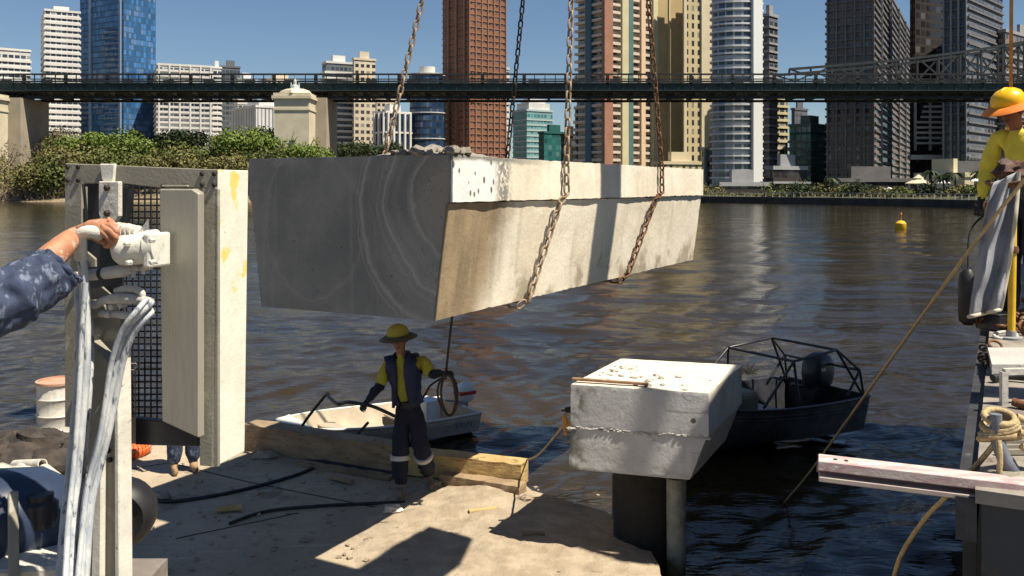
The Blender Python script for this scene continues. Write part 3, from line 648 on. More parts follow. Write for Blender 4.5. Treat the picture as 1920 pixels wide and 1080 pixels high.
# far bank planting
G2 = 'bushes and trees on the far right bank'
far = [(1325, 352, 46), (1460, 352, 50), (1500, 350, 60), (1545, 352, 50), (1590, 355, 46), (1612, 345, 40), (1650, 358, 60), (1690, 360, 56), (1742, 352, 50), (1800, 352, 46), (1850, 350, 60), (1890, 345, 60)]
fl = ['dark bush at the left end of the far right quay', 'dark bush beside the low terraced building', 'small tree on the quay below the green glass office', 'olive bush left of the broad brown tower', 'bush at the left foot of the broad brown tower', 'taller tree in front of the broad brown tower', 'low wide bush in the middle of the quay garden', 'low bush left of the gazebo', 'bush right of the gazebo', 'bush between the palms', 'dark bush left of the kiosk', 'dark tree beside the rusty post']
for i, (px_, yt, wp) in enumerate(far):
    D = rshore(px_) + 9; tree(px_, yt - 13, wp * 1.2, 390, D, ['olive', 'mid', 'dark'][i % 3], fl[i], 60 + i, G2, n=1500, name='garden_bush', cat='bush', leaf=.28)
for i, (px_, yt) in enumerate([(1745, 322), (1768, 330), (1790, 326), (1838, 322), (1862, 330), (1560, 335)]):
    D = rshore(px_) + 10; x = P(px_, 0, D).x; zt = P(px_, yt, D).z
    t = thing('palm_tree', ['palm with a drooping crown right of the gazebo', 'shorter palm second from the gazebo', 'leaning palm left of the cream kiosk', 'tall palm right of the cream kiosk', 'short palm nearest the rusty post', 'lone palm at the left foot of the broad brown tower'][i], 'palm tree', (x, D, 2), 'palms on the far bank')
    b = MB(); b.tube([(x, D, 1.5), (x + .2, D, (zt + 1.5) / 2), (x, D, zt)], [.28, .2, .18], 7); b.build('trunk', bark, t)
    rg = random.Random(i); vs = []
    for k in range(26):
        a = rg.uniform(0, 6.28); el_ = rg.uniform(-.2, 1.1); L = rg.uniform(1.8, 2.6); pts = []
        for s_ in range(6):
            u = s_ / 5; r_ = L * u; pts.append(Vector((x + math.cos(a) * r_, D + math.sin(a) * r_, zt + r_ * math.sin(el_) * .6 - 1.6 * u * u)))
        sd = Vector((-math.sin(a), math.cos(a), 0))
        for s_ in range(5):
            w0 = .28 * math.sin(math.pi * (s_ + .3) / 5.6); w1 = .28 * math.sin(math.pi * (s_ + 1.3) / 5.9)
            vs += [pts[s_] - sd * w0, pts[s_] + sd * w0, pts[s_ + 1] + sd * w1 - Vector((0, 0, .1)), pts[s_ + 1] - sd * w1 - Vector((0, 0, .1))]
    quads('fronds', np.array([list(v) for v in vs]), LM['dark'], t)
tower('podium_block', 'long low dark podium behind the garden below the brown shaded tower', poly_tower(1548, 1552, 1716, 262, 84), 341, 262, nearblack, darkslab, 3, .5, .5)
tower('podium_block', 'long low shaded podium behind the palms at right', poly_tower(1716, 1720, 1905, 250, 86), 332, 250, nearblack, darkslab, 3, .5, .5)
hd_ = thing('hedge', 'long low dark hedge along the far right quay garden', 'hedge', (*P(1650, 370, 190).xy, 1.5))
rg_ = np.random.RandomState(3); vv = []
for i in range(70):
    px_ = 1316 + i * 8.2; D = rshore(px_) + 6.5; vv.append(crown_mesh(((px_ - 960) / F * D, D, 2.0), (1.3, 1.2, .9), 90, .22, i, 4))
quads('foliage', np.concatenate(vv), LM['olive'], hd_)
# gazebo and garden umbrellas
D = rshore(1722) + 22; c = P(1722, 352, D)
gz = thing('gazebo', 'small cream roofed gazebo in the far bank garden', 'gazebo', (c.x, c.y, 3))
for k in range(6):
    b = MB(); b.tube([(c.x + 2.2 * math.cos(k * 1.047), c.y + 2.2 * math.sin(k * 1.047), 2.5), (c.x + 2.2 * math.cos(k * 1.047), c.y + 2.2 * math.sin(k * 1.047), c.z + .8)], .13, 6); b.build('post', Wb, gz)
b = MB(); b.lathe((c.x, c.y, c.z + .8), [(3.0, 0), (3.0, .2), (1.2, 1.0), (1.2, 1.4), (.1, 2.2)], 8); b.build('roof', Cb, gz)
for i, (px_, py_) in enumerate([(1665, 352), (1770, 340), (1830, 336)]):
    D = rshore(px_) + 18; c = P(px_, py_, D)
    t = thing('garden_umbrella', ['small pale umbrella left of the gazebo', 'pale umbrella between the palms', 'pale umbrella right of the kiosk'][i], 'umbrella', (c.x, c.y, 2.5), 'pale umbrellas on the far bank')
    b = MB(); b.tube([(c.x, c.y, 2), (c.x, c.y, c.z)], .06, 6); b.build('pole', grayb, t)
    b = MB(); b.lathe((c.x, c.y, c.z - .4), [(1.5, 0), (.8, .35), (.05, .6)], 8); b.build('canopy', Wb, t)

# yellow channel buoy
c = PD(1689, 429, 0)
t = thing('buoy', 'small yellow river buoy floating in open water at right', 'buoy', (c.x, c.y, 0))
b = MB(); b.lathe((c.x, c.y, -.2), [(.35, 0), (.5, .2), (.5, .75), (.3, .95), (.1, 1.0)], 14); b.build('float', mat('buoy_yellow', (.75, .42, .02), (.65, .35, .02), 2, .5), t, 40)
b = MB(); b.lathe((c.x, c.y, .75), [(.07, 0), (.05, .6), (.14, .62), (.1, .85)], 8); b.build('top_light', mat('buoy_orange', (.6, .2, .03)), t, 40)
#PART2
# ================================================================== the work barge under the camera
def Q(px, py, z=DK): return PD(px, py, z)
edge = [(-12.5, 12.6), (-9, 12.35), (-6.4, 12.15), (-3.38, 11.95), (.12, 10.42), (.22, 10.15), (.45, 9.95), (.72, 9.72), (.98, 9.5), (1.16, 9.1), (1.22, 8.6), (1.30, 8.0), (1.34, 7.0), (1.35, -3.5), (-12.5, -3.5)]
barge = thing('work_barge', 'muddy concrete topped work barge that the first workman stands on', 'barge', (-3, 6, 0))
b = MB(); b.prism(edge, DK - .12, DK); 
b.build('deck', deck_m, barge)
b = MB(); b.prism([(x * .995 - .03, y * .995) for x, y in edge], -.5, DK - .121); b.build('hull', hull_m, barge)
# crust of dried mud over the right edge, with real relief
vs = []; fs = []; nx, ny = 60, 46
for j in range(ny + 1):
    for i in range(nx + 1):
        u, v = i / nx, j / ny; x = -1.6 + 2.95 * u; y = 7.6 + 2.75 * v
        xe = 1.28 + .03 * noise.noise(Vector((y * 3, 0, 0))) if y < 8.6 else 1.24 - max(0, y - 8.6) * .72 + .05 * noise.noise(Vector((y * 5, 1, 0)))
        d = min(1, max(0, (xe - x) / .25)) * min(1, u * 3) * min(1, max(0, (10.35 - y) / .2)) * min(1, max(0, v * 3))
        h = (.035 + .05 * max(0, noise.noise(Vector((x * 1.7, y * 1.7, 2))) + .2) + .02 * noise.noise(Vector((x * 7, y * 7, 4))) + .008 * noise.noise(Vector((x * 22, y * 22, 4))))
        vs.append((min(x, xe + .03), y, DK - .012 + h * min(1, d * 1.6)))
for j in range(ny):
    for i in range(nx): k = j * (nx + 1) + i; fs.append((k, k + 1, k + nx + 2, k + nx + 1))
b = MB(); b.add(vs, fs); tag(b.build('mud_crust', mud_m, smooth=80), 'crust of dried pale mud along the right edge of the barge deck', 'mud', kind='stuff')
for (p_, q_) in [((215, 884), (318, 868)), ((318, 868), (470, 905)), ((470, 905), (900, 990)), ((330, 1010), (560, 962))]:
    a_, c_ = Q(*p_), Q(*q_); b = MB(); b.beam(a_ + Vector((0, 0, .001)), c_ + Vector((0, 0, .001)), .018, .006); b.build('joint', dark_steel, barge)
rz = random.Random(21)
for i, (px_, py_, L2, w_, m_, lb) in enumerate([(640, 905, .35, .07, timber, 'short dark timber offcut lying in the beam shadow left of the boots'), (905, 965, .30, .06, timber2, 'pale timber offcut lying on the sunlit mud at right'), (430, 960, .26, .09, timber2, 'small pale timber offcut in the deck shadow near the post'), (1000, 1010, .22, .05, timber, 'dark timber sliver on the sunlit mud near the bottom edge')]):
    c = Q(px_, py_); a = rz.uniform(-.9, .9); b = MB(); b.box(c + Vector((0, 0, .045)), (L2, w_, .04), a); tag(b.build('timber_offcut', m_, bevel=.004), lb, 'offcut')
# bits of grit and chips
def leaf_box(b, c, s, rnd):
    M = Matrix.Rotation(rnd.uniform(0, 6), 3, 'Z') @ Matrix.Rotation(rnd.uniform(-.5, .5), 3, 'X')
    b.box(c, (s, s * rnd.uniform(.3, .9), s * rnd.uniform(.2, .5)), 0, 0, M)
b = MB(); rnd = random.Random(8)
for i in range(260):
    px_ = rnd.uniform(230, 1150); py_ = rnd.uniform(850, 1078); p = Q(px_, py_)
    if p.y < 11.2 - (p.x + 1.6) * .45 and p.x < 1.0: leaf_box(b, p + Vector((0, 0, .015)), rnd.uniform(.012, .05) * (1.6 if rnd.random() < .06 else 1), rnd)
tag(b.build('grit', mud_m), 'scattered concrete chips and grit on the muddy deck', 'grit', kind='stuff')

# timber kerb along the back of the deck
def plank(name, label, p, q, wd, ht, m, seed, cat='timber', group=None, n=14):
    p = Vector(p); q = Vector(q); d = (q - p).normalized(); sd = Vector((d.y, -d.x, 0)); b = MB(); vs = []; fs = []
    for i in range(n + 1):
        c = p.lerp(q, i / n)
        for k, (a, e) in enumerate([(-.5, 0), (-.5, .5), (-.5, 1), (0, 1), (.5, 1), (.5, .5), (.5, 0)]):
            j1 = noise.noise(Vector((i * .8, k * 1.3, seed))) * .014; j2 = noise.noise(Vector((i * .8 + 9, k * 1.3, seed))) * .012
            vs.append(c + sd * (a * wd + j1) + Vector((0, 0, e * ht + (j2 if e > 0 else 0))))
    K = 7
    for i in range(n):
        for k in range(K): k2 = (k + 1) % K; fs.append((i * K + k, i * K + k2, (i + 1) * K + k2, (i + 1) * K + k))
    fs.append(tuple(reversed(range(K)))); fs.append(tuple(n * K + k for k in range(K)))
    b.add([v for v in vs], [tuple(reversed(f)) for f in fs]); o = b.build(name, m); return tag(o, label, cat, group)
a0 = Q(462, 846); a1 = Q(745, 893)
plank('timber_beam', 'long weathered grey brown timber beam along the back of the deck by the white dinghy', a0 + Vector((0, .15, 0)), a1 + Vector((0, .15, 0)), .26, .34, timber, 1, group=None)
plank('timber_beam', 'pale yellow sawn timber block ending the deck kerb at right', Q(760, 893) + Vector((0, .14, .02)), Q(984, 917) + Vector((0, .10, .02)), .26, .26, timber2, 2)
plank('timber_plank', 'flat weathered plank lying in front of the pale yellow timber block', Q(832, 902) + Vector((0, -.02, .0)), Q(980, 926) + Vector((0, -.02, 0)), .2, .11, timber, 3)
plank('timber_plank', 'thin board lying at the foot of the long timber beam behind the workman', Q(560, 872), Q(735, 900), .12, .05, timber, 4)
# rubble lumps
def lump(label, px, py, s, seed, m=None, name='concrete_lump', h=.6):
    c = Q(px, py); b = MB(); b.blob(c + Vector((0, 0, s * h * .4)), (s, s * .7, s * h), seed, .55, 9, fr=2.2); return tag(b.build(name, m or conc_pale, smooth=35), label, 'concrete lump')
lump('small pale broken concrete lump on the shaded deck in front of the workman', 736, 962, .10, 3)
lump('knobbly mud caked lump at the edge of the shadow right of the boots', 808, 912, .12, 4, mud_m, h=.4)
lump('rounded pale lump at the corner of the plank near the water', 988, 940, .10, 5, mud_m, h=.5)
lump('crumbled heap of mortar below the timber beam left of the workman', 500, 858, .16, 6, mud_m, h=.35)
lump('dark rubble lump on the deck below the saw frame', 300, 938, .11, 7, rubble_m)
t = thing('dry_twigs', 'dry pale twigs on the mud crust near the water edge', 'twigs', Q(1040, 945))
b = MB(); rnd = random.Random(2)
for i in range(9):
    c = Q(1040 + rnd.uniform(-45, 45), 945 + rnd.uniform(-7, 9)) + Vector((0, 0, .07)); a = rnd.uniform(-.6, .6)
    b.tube([c, c + Vector((.12 * math.cos(a), .12 * math.sin(a), .02)), c + Vector((.26 * math.cos(a + .3), .25 * math.sin(a), .03))], [.007, .006, .003], 5)
b.build('twig', mat('dry_twig', (.45, .36, .22)), t)

# hoses and ropes on the deck
def cable(name, label, pts, r, m, cat, n=8, sub=None):
    b = MB(); b.tube(curve(pts, 8), r, n); return tag(b.build(name, m, smooth=60), label, cat)
L_ = lambda px, py, dz=.02: Q(px, py) + Vector((0, 0, dz))
cable('black_hose', 'black rubber hose curving over the shaded deck from the rubble to the timber beam', [L_(275, 940), L_(330, 943), L_(440, 925), L_(560, 892), L_(625, 860), (*Q(660, 858).xy, DK + .22), (*Q(690, 845).xy, DK + .36)], .02, black, 'hose')
cable('black_hose', 'second black hose lying low at the front of the shaded deck', [L_(430, 985), L_(500, 962), L_(600, 952), L_(700, 947), L_(760, 944)], .017, black, 'hose')
cable('drain_pipe', 'dark flexible pipe along the foot of the timber beam', [L_(520, 850), L_(600, 868), L_(700, 886), L_(740, 893)], .03, black, 'pipe')

# lifebuoy and drum at left
c = Q(230, 852) + Vector((0, 0, .09))
lb = thing('lifebuoy', 'orange lifebuoy with white bands lying on the deck behind the hoses', 'lifebuoy', c)
b = MB(); wbm = MB(); K = 40
for k in range(K):
    a0_, a1_ = 2 * math.pi * k / K, 2 * math.pi * (k + 1) / K
    tgt = wbm if (k % 10) in (0, 1) else b
    tgt.tube([c + Vector((.27 * math.cos(a) * 1.0, .27 * math.sin(a), .0)) for a in (a0_, a1_)], .095 if tgt is b else .097, 12, cap=True)
b.build('ring', orange_p, lb, 50); wbm.build('white_band', white_p, lb, 50)
b = MB(); b.tube([c + Vector((.37 * math.cos(a) * (1 + .04 * math.sin(4 * a)), .36 * math.sin(a), .03 + .02 * math.sin(3 * a))) for a in [2 * math.pi * k / 30 for k in range(31)]], .005, 5); b.build('grab_line', rope_m, lb)
c = Q(112, 806)
t = thing('drum', 'pale steel drum with rusty rim standing at the deck edge behind the saw frame', 'drum', c)
b = MB(); b.lathe(c, [(.29, 0), (.30, .02), (.29, .04), (.29, .22), (.305, .24), (.29, .26), (.29, .45), (.305, .47), (.29, .49), (.29, .66)], 24); b.build('body', splat, t, 40)
b = MB(); b.lathe(c + Vector((0, 0, .66)), [(.29, 0), (.31, .01), (.31, .04), (.27, .045), (.27, .02), (.02, .025)], 24); b.build('rim', mat('rusty_rim', (.5, .25, .15), (.4, .3, .22), 8), t, 40)

# ================================================================== scrap heap at left
heap = thing('scrap_heap', 'dark heap of mud caked scrap and rubber at left edge of the deck', 'scrap heap', Q(60, 880))
b = MB()
for i, (px_, py_, s) in enumerate([(12, 862, .30), (40, 868, .28), (75, 868, .34), (110, 862, .30), (140, 870, .28), (165, 880, .26), (20, 900, .34), (95, 893, .3), (-30, 890, .5)]):
    b.blob(Q(px_, py_) + Vector((0, 0, .1)), (s, s * .8, s * .85), i, .5, 10)
b.build('rubble', mat('dark_scrap', (.07, .055, .045), (.03, .025, .022), 5, .9, bump=.03, bscale=12), heap, 40)['kind'] = 'stuff'
def pipe(label, p, q, r, m=None, name='steel_pipe'):
    b = MB(); p = Vector(p); q = Vector(q); ax = (q - p); L = ax.length
    b.lathe(p, [(r * .78, .002), (r, 0), (r, L), (r * .78, L - .002), (r * .78, L - .08), (.001, L - .08)], 14, axis=ax); return tag(b.build(name, m or splat, smooth=40), label, 'pipe')
pipe('short grey pipe end lying level across the left scrap heap', P(28, 872, 6.4), P(80, 870, 6.2), .035)
pipe('long pale pipe sloping down right from the scrap heap, upper of two', P(78, 876, 6.3), P(140, 925, 5.6), .04)
pipe('long pale pipe sloping down right from the scrap heap, lower of two', P(38, 878, 6.2), P(105, 925, 5.4), .035)
pipe('thin white pipe lying behind the black rubble beside the drum', P(15, 829, 11.8), P(118, 810, 11.9), .035, white_p)
t = thing('splashed_sheet', 'pale slurry splashed sheet draped over the scrap at the left edge', 'sheet', P(10, 890, 5.6))
vs = []; fs = []
for j in range(9):
    for i in range(9):
        u, v = i / 8, j / 8; p = P(-60 + 130 * u, 865 + 45 * v + 16 * u, 5.9 - 1.0 * v); p.z += .05 * noise.noise(Vector((u * 4, v * 4, 1))); vs.append(p)
for j in range(8):
    for i in range(8): k = j * 9 + i; fs.append((k, k + 1, k + 10, k + 9))
b = MB(); b.add(vs, fs); o = b.build('cloth', conc_pale, t, 60); sd_ = o.modifiers.new('thick', 'SOLIDIFY'); sd_.thickness = .02
tyre = thing('tyre', 'dark tyre standing behind the splashed post near the bottom edge', 'tyre', P(238, 950, 3.5))
b = MB(); b.lathe(P(232, 962, 3.6) - Vector((0, .06, 0)), [(.06, 0), (.10, -.02), (.125, .0), (.135, .04), (.135, .10), (.125, .13), (.10, .15), (.06, .13)], 28, axis=(-.2, 1, 0)); b.build('tread', black, tyre, 50)
b = MB(); b.lathe(P(232, 962, 3.6) - Vector((0, .065, 0)), [(.055, .0), (.06, .02), (.02, .03), (.02, -.01)], 20, axis=(-.2, 1, 0)); b.build('hub', splat, tyre, 40)
# hydraulic power pack (blue tank) at bottom left
pk = thing('hydraulic_power_pack', 'glossy blue hydraulic tank with splashed lid at the bottom left corner', 'power pack', P(60, 1080, 3.3))
b = MB(); b.tube([P(-120, 1010, 3.1), P(-40, 985, 3.15), P(60, 975, 3.25), P(118, 990, 3.3), P(150, 1012, 3.35)], [.17, .19, .185, .16, .06], 24); b.build('tank', blue_tank, pk, 60)
b = MB(); b.beam(P(24, 925, 3.0), P(26, 1090, 2.9), .03, .10); b.build('strap', galv, pk, bevel=.004)
b = MB(); b.lathe(P(75, 952, 3.15), [(.06, -.06), (.06, .02), (.045, .03), (.045, .05), (.01, .055)], 18); b.build('filler_cap', black_metal, pk, 40)
b = MB(); b.box(P(110, 1085, 3.1), (.35, .3, .2), R(10)); b.build('side_box', splat, pk, bevel=.01)
splash2 = mat('white_slurry_coat', (.70, .68, .60), (.58, .56, .49), 12, .75, bump=.002, bscale=50, c3=(.36, .34, .29), s3=30, t3=.62)
# ================================================================== wall saw frame (close to the lens)
AN = R(15); nv = Vector((math.sin(AN), math.cos(AN), 0)); D0 = nv.dot(P(375, 350, 2.7) - Vector((0, 0, ZC)))
def Mp(px, py, off=0):
    kx = (px - 960) / F; Y = (D0 + off) / (kx * nv.x + nv.y); return P(px, py, Y)
XV = Vector((math.cos(AN), -math.sin(AN), 0))
saw = thing('concrete_saw', 'slurry dusted steel guard frame of a concrete saw standing in front of the river', 'saw frame', Mp(265, 900, .08))
def panel(corners, th, off=0):               # photo corners (tl, tr, br, bl) on the frame plane, thickness going back
    b = MB(); f = [Mp(x, y, off) for x, y in corners]; k = [p + nv * th for p in f]
    n = len(f); b.add(f + k, [tuple(reversed(range(n)))] + [tuple(range(n, 2 * n))] + [(i, (i + 1) % n, n + (i + 1) % n, n + i) for i in range(n)]); return b
panel([(122, 306), (409, 318), (409, 352), (300, 352), (230, 344), (122, 344)], .012).build('top_plate', galv, saw, bevel=.002)
panel([(122, 345), (153, 345), (154, 560), (155, 800), (121, 800)], .012).build('left_upright', galv, saw, bevel=.002)
panel([(152, 345), (186, 345), (170, 420), (152, 400)], .09, .05).build('dark_box', black_metal, saw)
panel([(374, 353), (409, 353), (409, 876), (374, 873)], .012).build('right_upright', galv, saw, bevel=.002)
# bright side cheek
f0, f1, f2, f3 = Mp(409.5, 318), Mp(409.5, 318) + nv * .165, Mp(402, 876) + nv * .165, Mp(402, 876)
b = MB(); th_ = -XV * .012; q_ = [f0, f1 + Vector((0, 0, 0)), f2, f3]; q2 = [p + th_ for p in q_]
b.add(q_ + q2, [(0, 3, 2, 1), (4, 5, 6, 7)] + [(i, (i + 1) % 4, 4 + (i + 1) % 4, 4 + i) for i in range(4)]); b.build('side_cheek', splash, saw, bevel=.002)
panel([(298, 354), (360, 354), (373, 362), (373, 822), (303, 790)], .03, -.034).build('guard_panel', galv2, saw, bevel=.004)
panel([(302, 347), (352, 347), (352, 351), (302, 351)], .01, -.012).build('hinge_bar', galv, saw, bevel=.002)
panel([(253, 784), (372, 800), (372, 838), (253, 834)], .03, .03).build('bottom_bar', black_metal, saw, bevel=.003)
panel([(155, 348), (229, 348), (229, 660), (155, 660)], .01, .11).build('shade_back', black_metal, saw)  # black sheet stands in for the shade inside the frame
panel([(156, 545), (190, 538), (214, 560), (226, 600), (226, 700), (210, 760), (155, 760)], .01, .06).build('back_plate', galv, saw)
panel([(154, 350), (160, 350), (160, 470), (178, 486), (178, 500), (154, 500)], .01, .02).build('edge_plate', galv, saw)
panel([(196, 448), (214, 442), (222, 452), (214, 466), (203, 464)], .012, .02).build('lug', splat, saw)
panel([(184, 340), (223, 340), (223, 405), (210, 425), (190, 418), (184, 400)], .018, -.03).build('bracket', splat, saw, bevel=.003)
b = panel([(186, 307), (215, 307), (212, 345), (196, 347), (190, 336)], .012, -.014); b.build('splashed_tab', splash2, saw, bevel=.003)
b = MB()
for i in range(14):
    p_ = Mp(240 + i * 12.4 * .5 - 10, 350, .14)
for i in range(13): x = 226 + i * 11.4; b.tube([Mp(x, 346, .13), Mp(x, 812, .13)], .0028, 5)
for i in range(40): y = 350 + i * 11.8; b.tube([Mp(224, y, .134), Mp(372, y, .134)], .0028, 5)
b.build('mesh_guard', black_metal, saw)
b = MB()
for i in range(4): x = 228 + i * 8.5; b.tube([Mp(x, 680, .10), Mp(x, 782, .10)], .0022, 5)
for i in range(9): y = 682 + i * 12; b.tube([Mp(224, y, .098), Mp(256, y, .098)], .0022, 5)
b.build('pale_mesh', galv, saw)
panel([(222, 782), (256, 782), (256, 832), (222, 832)], .01, .09).build('lower_plate', galv, saw)
panel([(222, 352), (242, 352), (232, 420), (222, 440)], .03, .09).build('inner_guard', black_metal, saw)
# the rear frame gives the machine depth
for (x0, x1) in ((122, 153), (376, 409)):
    b = MB(); a = Mp(x0, 318, .16); c_ = Mp(x1, 318, .16); lo = Mp(x0, 800 if x0 < 200 else 858, .16).z
    b.add([a, c_, Vector((c_.x, c_.y, lo)), Vector((a.x, a.y, lo))] + [v + nv * .01 for v in (a, c_, Vector((c_.x, c_.y, lo)), Vector((a.x, a.y, lo)))], [(0, 3, 2, 1), (4, 5, 6, 7), (0, 1, 5, 4), (1, 2, 6, 5), (2, 3, 7, 6), (3, 0, 4, 7)]); b.build('rear_upright', galv, saw)
for (x, y) in [(127, 313), (147, 313), (127, 338), (147, 338), (379, 326), (402, 326), (379, 347), (402, 347), (306, 349), (348, 349)]:
    b = MB(); b.lathe(Mp(x, y, -.001), [(.0075, 0), (.0075, .003), (.0055, .006), (.001, .0065)], 8, axis=-nv); b.build('bolt', dark_steel, saw)
for (x, y) in [(202, 352), (202, 400)]:
    b = MB(); b.lathe(Mp(x, y, -.031), [(.010, 0), (.010, .008), (.006, .012), (.001, .013)], 6, axis=-nv); b.build('bolt', dark_steel, saw)
for (x, y) in [(212, 640), (205, 660), (185, 862), (192, 880)]: pass
# drive motor held in front of the frame
mo = thing('saw_motor', 'white slurry coated hydraulic saw motor with grip handle held by the operator', 'saw motor', Mp(255, 480, -.12))
A = Mp(222, 470, -.13); B_ = Mp(296, 462, -.10); ax = (B_ - A); L = ax.length
b = MB(); b.lathe(A, [(.018, -.012), (.034, -.006), (.043, .004), (.046, .02), (.046, L - .03), (.050, L - .028), (.050, L), (.03, L + .004)], 24, axis=ax); b.build('housing', splash2, mo, 40)
b = MB(); b.lathe(A - ax.normalized() * .004, [(.01, -.014), (.026, -.012), (.031, -.004), (.031, .004)], 20, axis=ax + Vector((0, .02, .01))); b.build('nose_cap', splat, mo, 40)
b = MB(); b.box(Mp(294, 468, -.10), (.022, .10, .098), -AN); b.build('flange', splash2, mo, bevel=.006, seg=2)
for (x, y) in [(283, 451), (236, 458), (284, 492), (240, 493)]:
    b = MB(); b.lathe(Mp(x, y, -.172), [(.008, -.012), (.008, .003), (.005, .006)], 6, axis=-nv); b.build('bolt', splat, mo)
# ribbed connector and grip bar running left to the elbow
b = MB(); b.tube([Mp(262, 438, -.11), Mp(240, 430, -.12), Mp(216, 434, -.13), Mp(190, 441, -.14), Mp(160, 438, -.15)], [.019, .018, .016, .0155, .0155], 14); b.build('grip_bar', splat, mo, 50)
for i in range(5):
    b = MB(); p_ = Mp(224 + i * 8.5, 431 + i * 1.5, -.125 + i * .003); b.tube([p_ - XV * .0035, p_ + XV * .0035], .0225, 12); b.build('rib', splat, mo, 40)
b = MB(); b.tube(curve([Mp(186, 440, -.17), Mp(170, 434, -.205), Mp(152, 439, -.21), Mp(150, 456, -.205), Mp(152, 482, -.18)], 4), [.018] * 16 + [.019], 14); b.build('elbow', splat, mo, 50)
b = MB(); b.tube([Mp(170, 516, -.13), Mp(192, 513, -.13), Mp(235, 507, -.11), Mp(246, 506, -.10)], [.016, .0175, .019, .012], 14); b.build('lower_tube', splat, mo, 50)
b = MB(); b.tube([Mp(189, 514, -.13), Mp(195, 513, -.13)], .0195, 14); b.build('clamp_ring', black_metal, mo, 40)
b = MB(); b.tube([Mp(248, 503, -.10), Mp(285, 500, -.09)], .009, 8); b.tube([Mp(250, 498, -.1), Mp(250, 520, -.1)], .007, 8); b.tube([Mp(270, 498, -.1), Mp(268, 514, -.1)], .006, 8); b.build('fitting', splat, mo, 50)
b = MB(); b.add([Mp(262, 432, -.03), Mp(278, 410, -.03), Mp(281, 442, -.03)] + [Mp(262, 432, -.02), Mp(278, 410, -.02), Mp(281, 442, -.02)], [(0, 2, 1), (3, 4, 5), (0, 1, 4, 3), (1, 2, 5, 4), (2, 0, 3, 5)]); b.build('fin', splash2, mo)
# hose bundles
def hose(label, pts, r, flat=1.0, name='hydraulic_hose'):
    b = MB(); c_ = curve(pts, 6)
    b.tube(c_, [r * (1 + .07 * noise.noise(Vector((i * .7, r * 900, 0)))) for i in range(len(c_))], 12, flat=flat); return tag(b.build(name, hose_m, smooth=60), label, 'hose')
hose('thick slurry coated hose dropping straight from the elbow, rightmost of its bundle', [Mp(152, 478, -.18), Mp(157, 520, -.165), Mp(161, 600, -.16), Mp(160, 700, -.17), Mp(152, 800, -.19), Mp(143, 900, -.21), Mp(136, 1000, -.25), Mp(132, 1100, -.3)], .0135)
hose('slurry coated hose left of the elbow hose with a short white coupling at its top', [Mp(144, 520, -.10), Mp(148, 560, -.11), Mp(149, 640, -.13), Mp(145, 740, -.15), Mp(136, 850, -.17), Mp(125, 950, -.22), Mp(115, 1090, -.3)], .0125)
hose('slurry coated hose crossing behind the elbow hose', [Mp(157, 560, -.12), Mp(153, 660, -.135), Mp(150, 760, -.15), Mp(147, 860, -.16), Mp(146, 960, -.2), Mp(144, 1090, -.27)], .0115)
hose('slurry coated hose arching from the upper swivel fitting, outer of the arched bundle', [Mp(283, 566, -.13), Mp(265, 583, -.16), Mp(240, 612, -.17), Mp(220, 655, -.17), Mp(208, 720, -.17), Mp(196, 790, -.18), Mp(176, 870, -.2), Mp(160, 950, -.22), Mp(150, 1090, -.28)], .012)
hose('slurry coated hose arching from the lower swivel fitting, inner of the arched bundle', [Mp(284, 585, -.12), Mp(268, 600, -.145), Mp(246, 630, -.155), Mp(229, 680, -.155), Mp(217, 740, -.155), Mp(203, 810, -.165), Mp(186, 880, -.18), Mp(170, 950, -.21), Mp(160, 1090, -.26)], .011)
hose('thin slurry coated hose tucked beneath the arched bundle', [Mp(262, 590, -.10), Mp(240, 620, -.12), Mp(222, 690, -.13), Mp(210, 760, -.135), Mp(190, 840, -.15), Mp(172, 920, -.17), Mp(160, 1090, -.22)], .0085)
hose('thin pale hose at the far left of the straight bundle', [Mp(147, 600, -.09), Mp(143, 700, -.11), Mp(136, 800, -.13), Mp(128, 880, -.15), Mp(119, 960, -.2), Mp(108, 1090, -.28)], .0075)
hose('thin pale hose hanging in front of the straight bundle', [Mp(160, 530, -.185), Mp(153, 640, -.20), Mp(147, 760, -.21), Mp(138, 880, -.23), Mp(128, 980, -.27), Mp(122, 1090, -.33)], .008)
hose('thin pale hose between the straight and the arched bundles', [Mp(170, 590, -.06), Mp(172, 660, -.10), Mp(168, 740, -.13), Mp(160, 840, -.15), Mp(153, 940, -.19), Mp(147, 1090, -.26)], .0072)
hose('thin pale hose riding on top of the arched bundle', [Mp(276, 560, -.15), Mp(252, 588, -.19), Mp(228, 622, -.195), Mp(209, 680, -.195), Mp(197, 760, -.20), Mp(183, 840, -.21), Mp(163, 920, -.23), Mp(145, 1090, -.30)], .0078)
sw = thing('swivel_fitting', 'white looped hydraulic swivel fitting below the saw motor', 'pipe fitting', Mp(230, 570, -.1))
b = MB(); b.tube(curve([Mp(178, 573, -.08), Mp(200, 562, -.11), Mp(235, 560, -.12), Mp(262, 562, -.12), Mp(283, 567, -.13)], 4), [.012] * 5 + [.015] * 6 + [.013] * 6, 12); b.build('upper_tube', splat, sw, 50)
b = MB(); b.tube(curve([Mp(218, 546, -.10), Mp(240, 541, -.11), Mp(262, 546, -.12), Mp(266, 556, -.12), Mp(255, 566, -.12)], 4), .0105, 12); b.build('top_loop', splat, sw, 50)
b = MB(); b.tube(curve([Mp(190, 588, -.08), Mp(215, 588, -.10), Mp(245, 592, -.11), Mp(284, 584, -.12)], 4), .0115, 12); b.build('lower_tube', splat, sw, 50)
b = MB(); b.lathe(Mp(186, 578, -.05), [(.026, 0), (.028, .01), (.028, .03), (.02, .035)], 18, axis=-nv); b.build('mount_disc', galv, sw, 40)
for (x, y) in [(230, 572), (212, 575), (205, 590)]:
    b = MB(); b.lathe(Mp(x, y, -.11), [(.009, -.01), (.009, .012), (.005, .015)], 8, axis=-nv); b.build('coupling', splat, sw, 40)
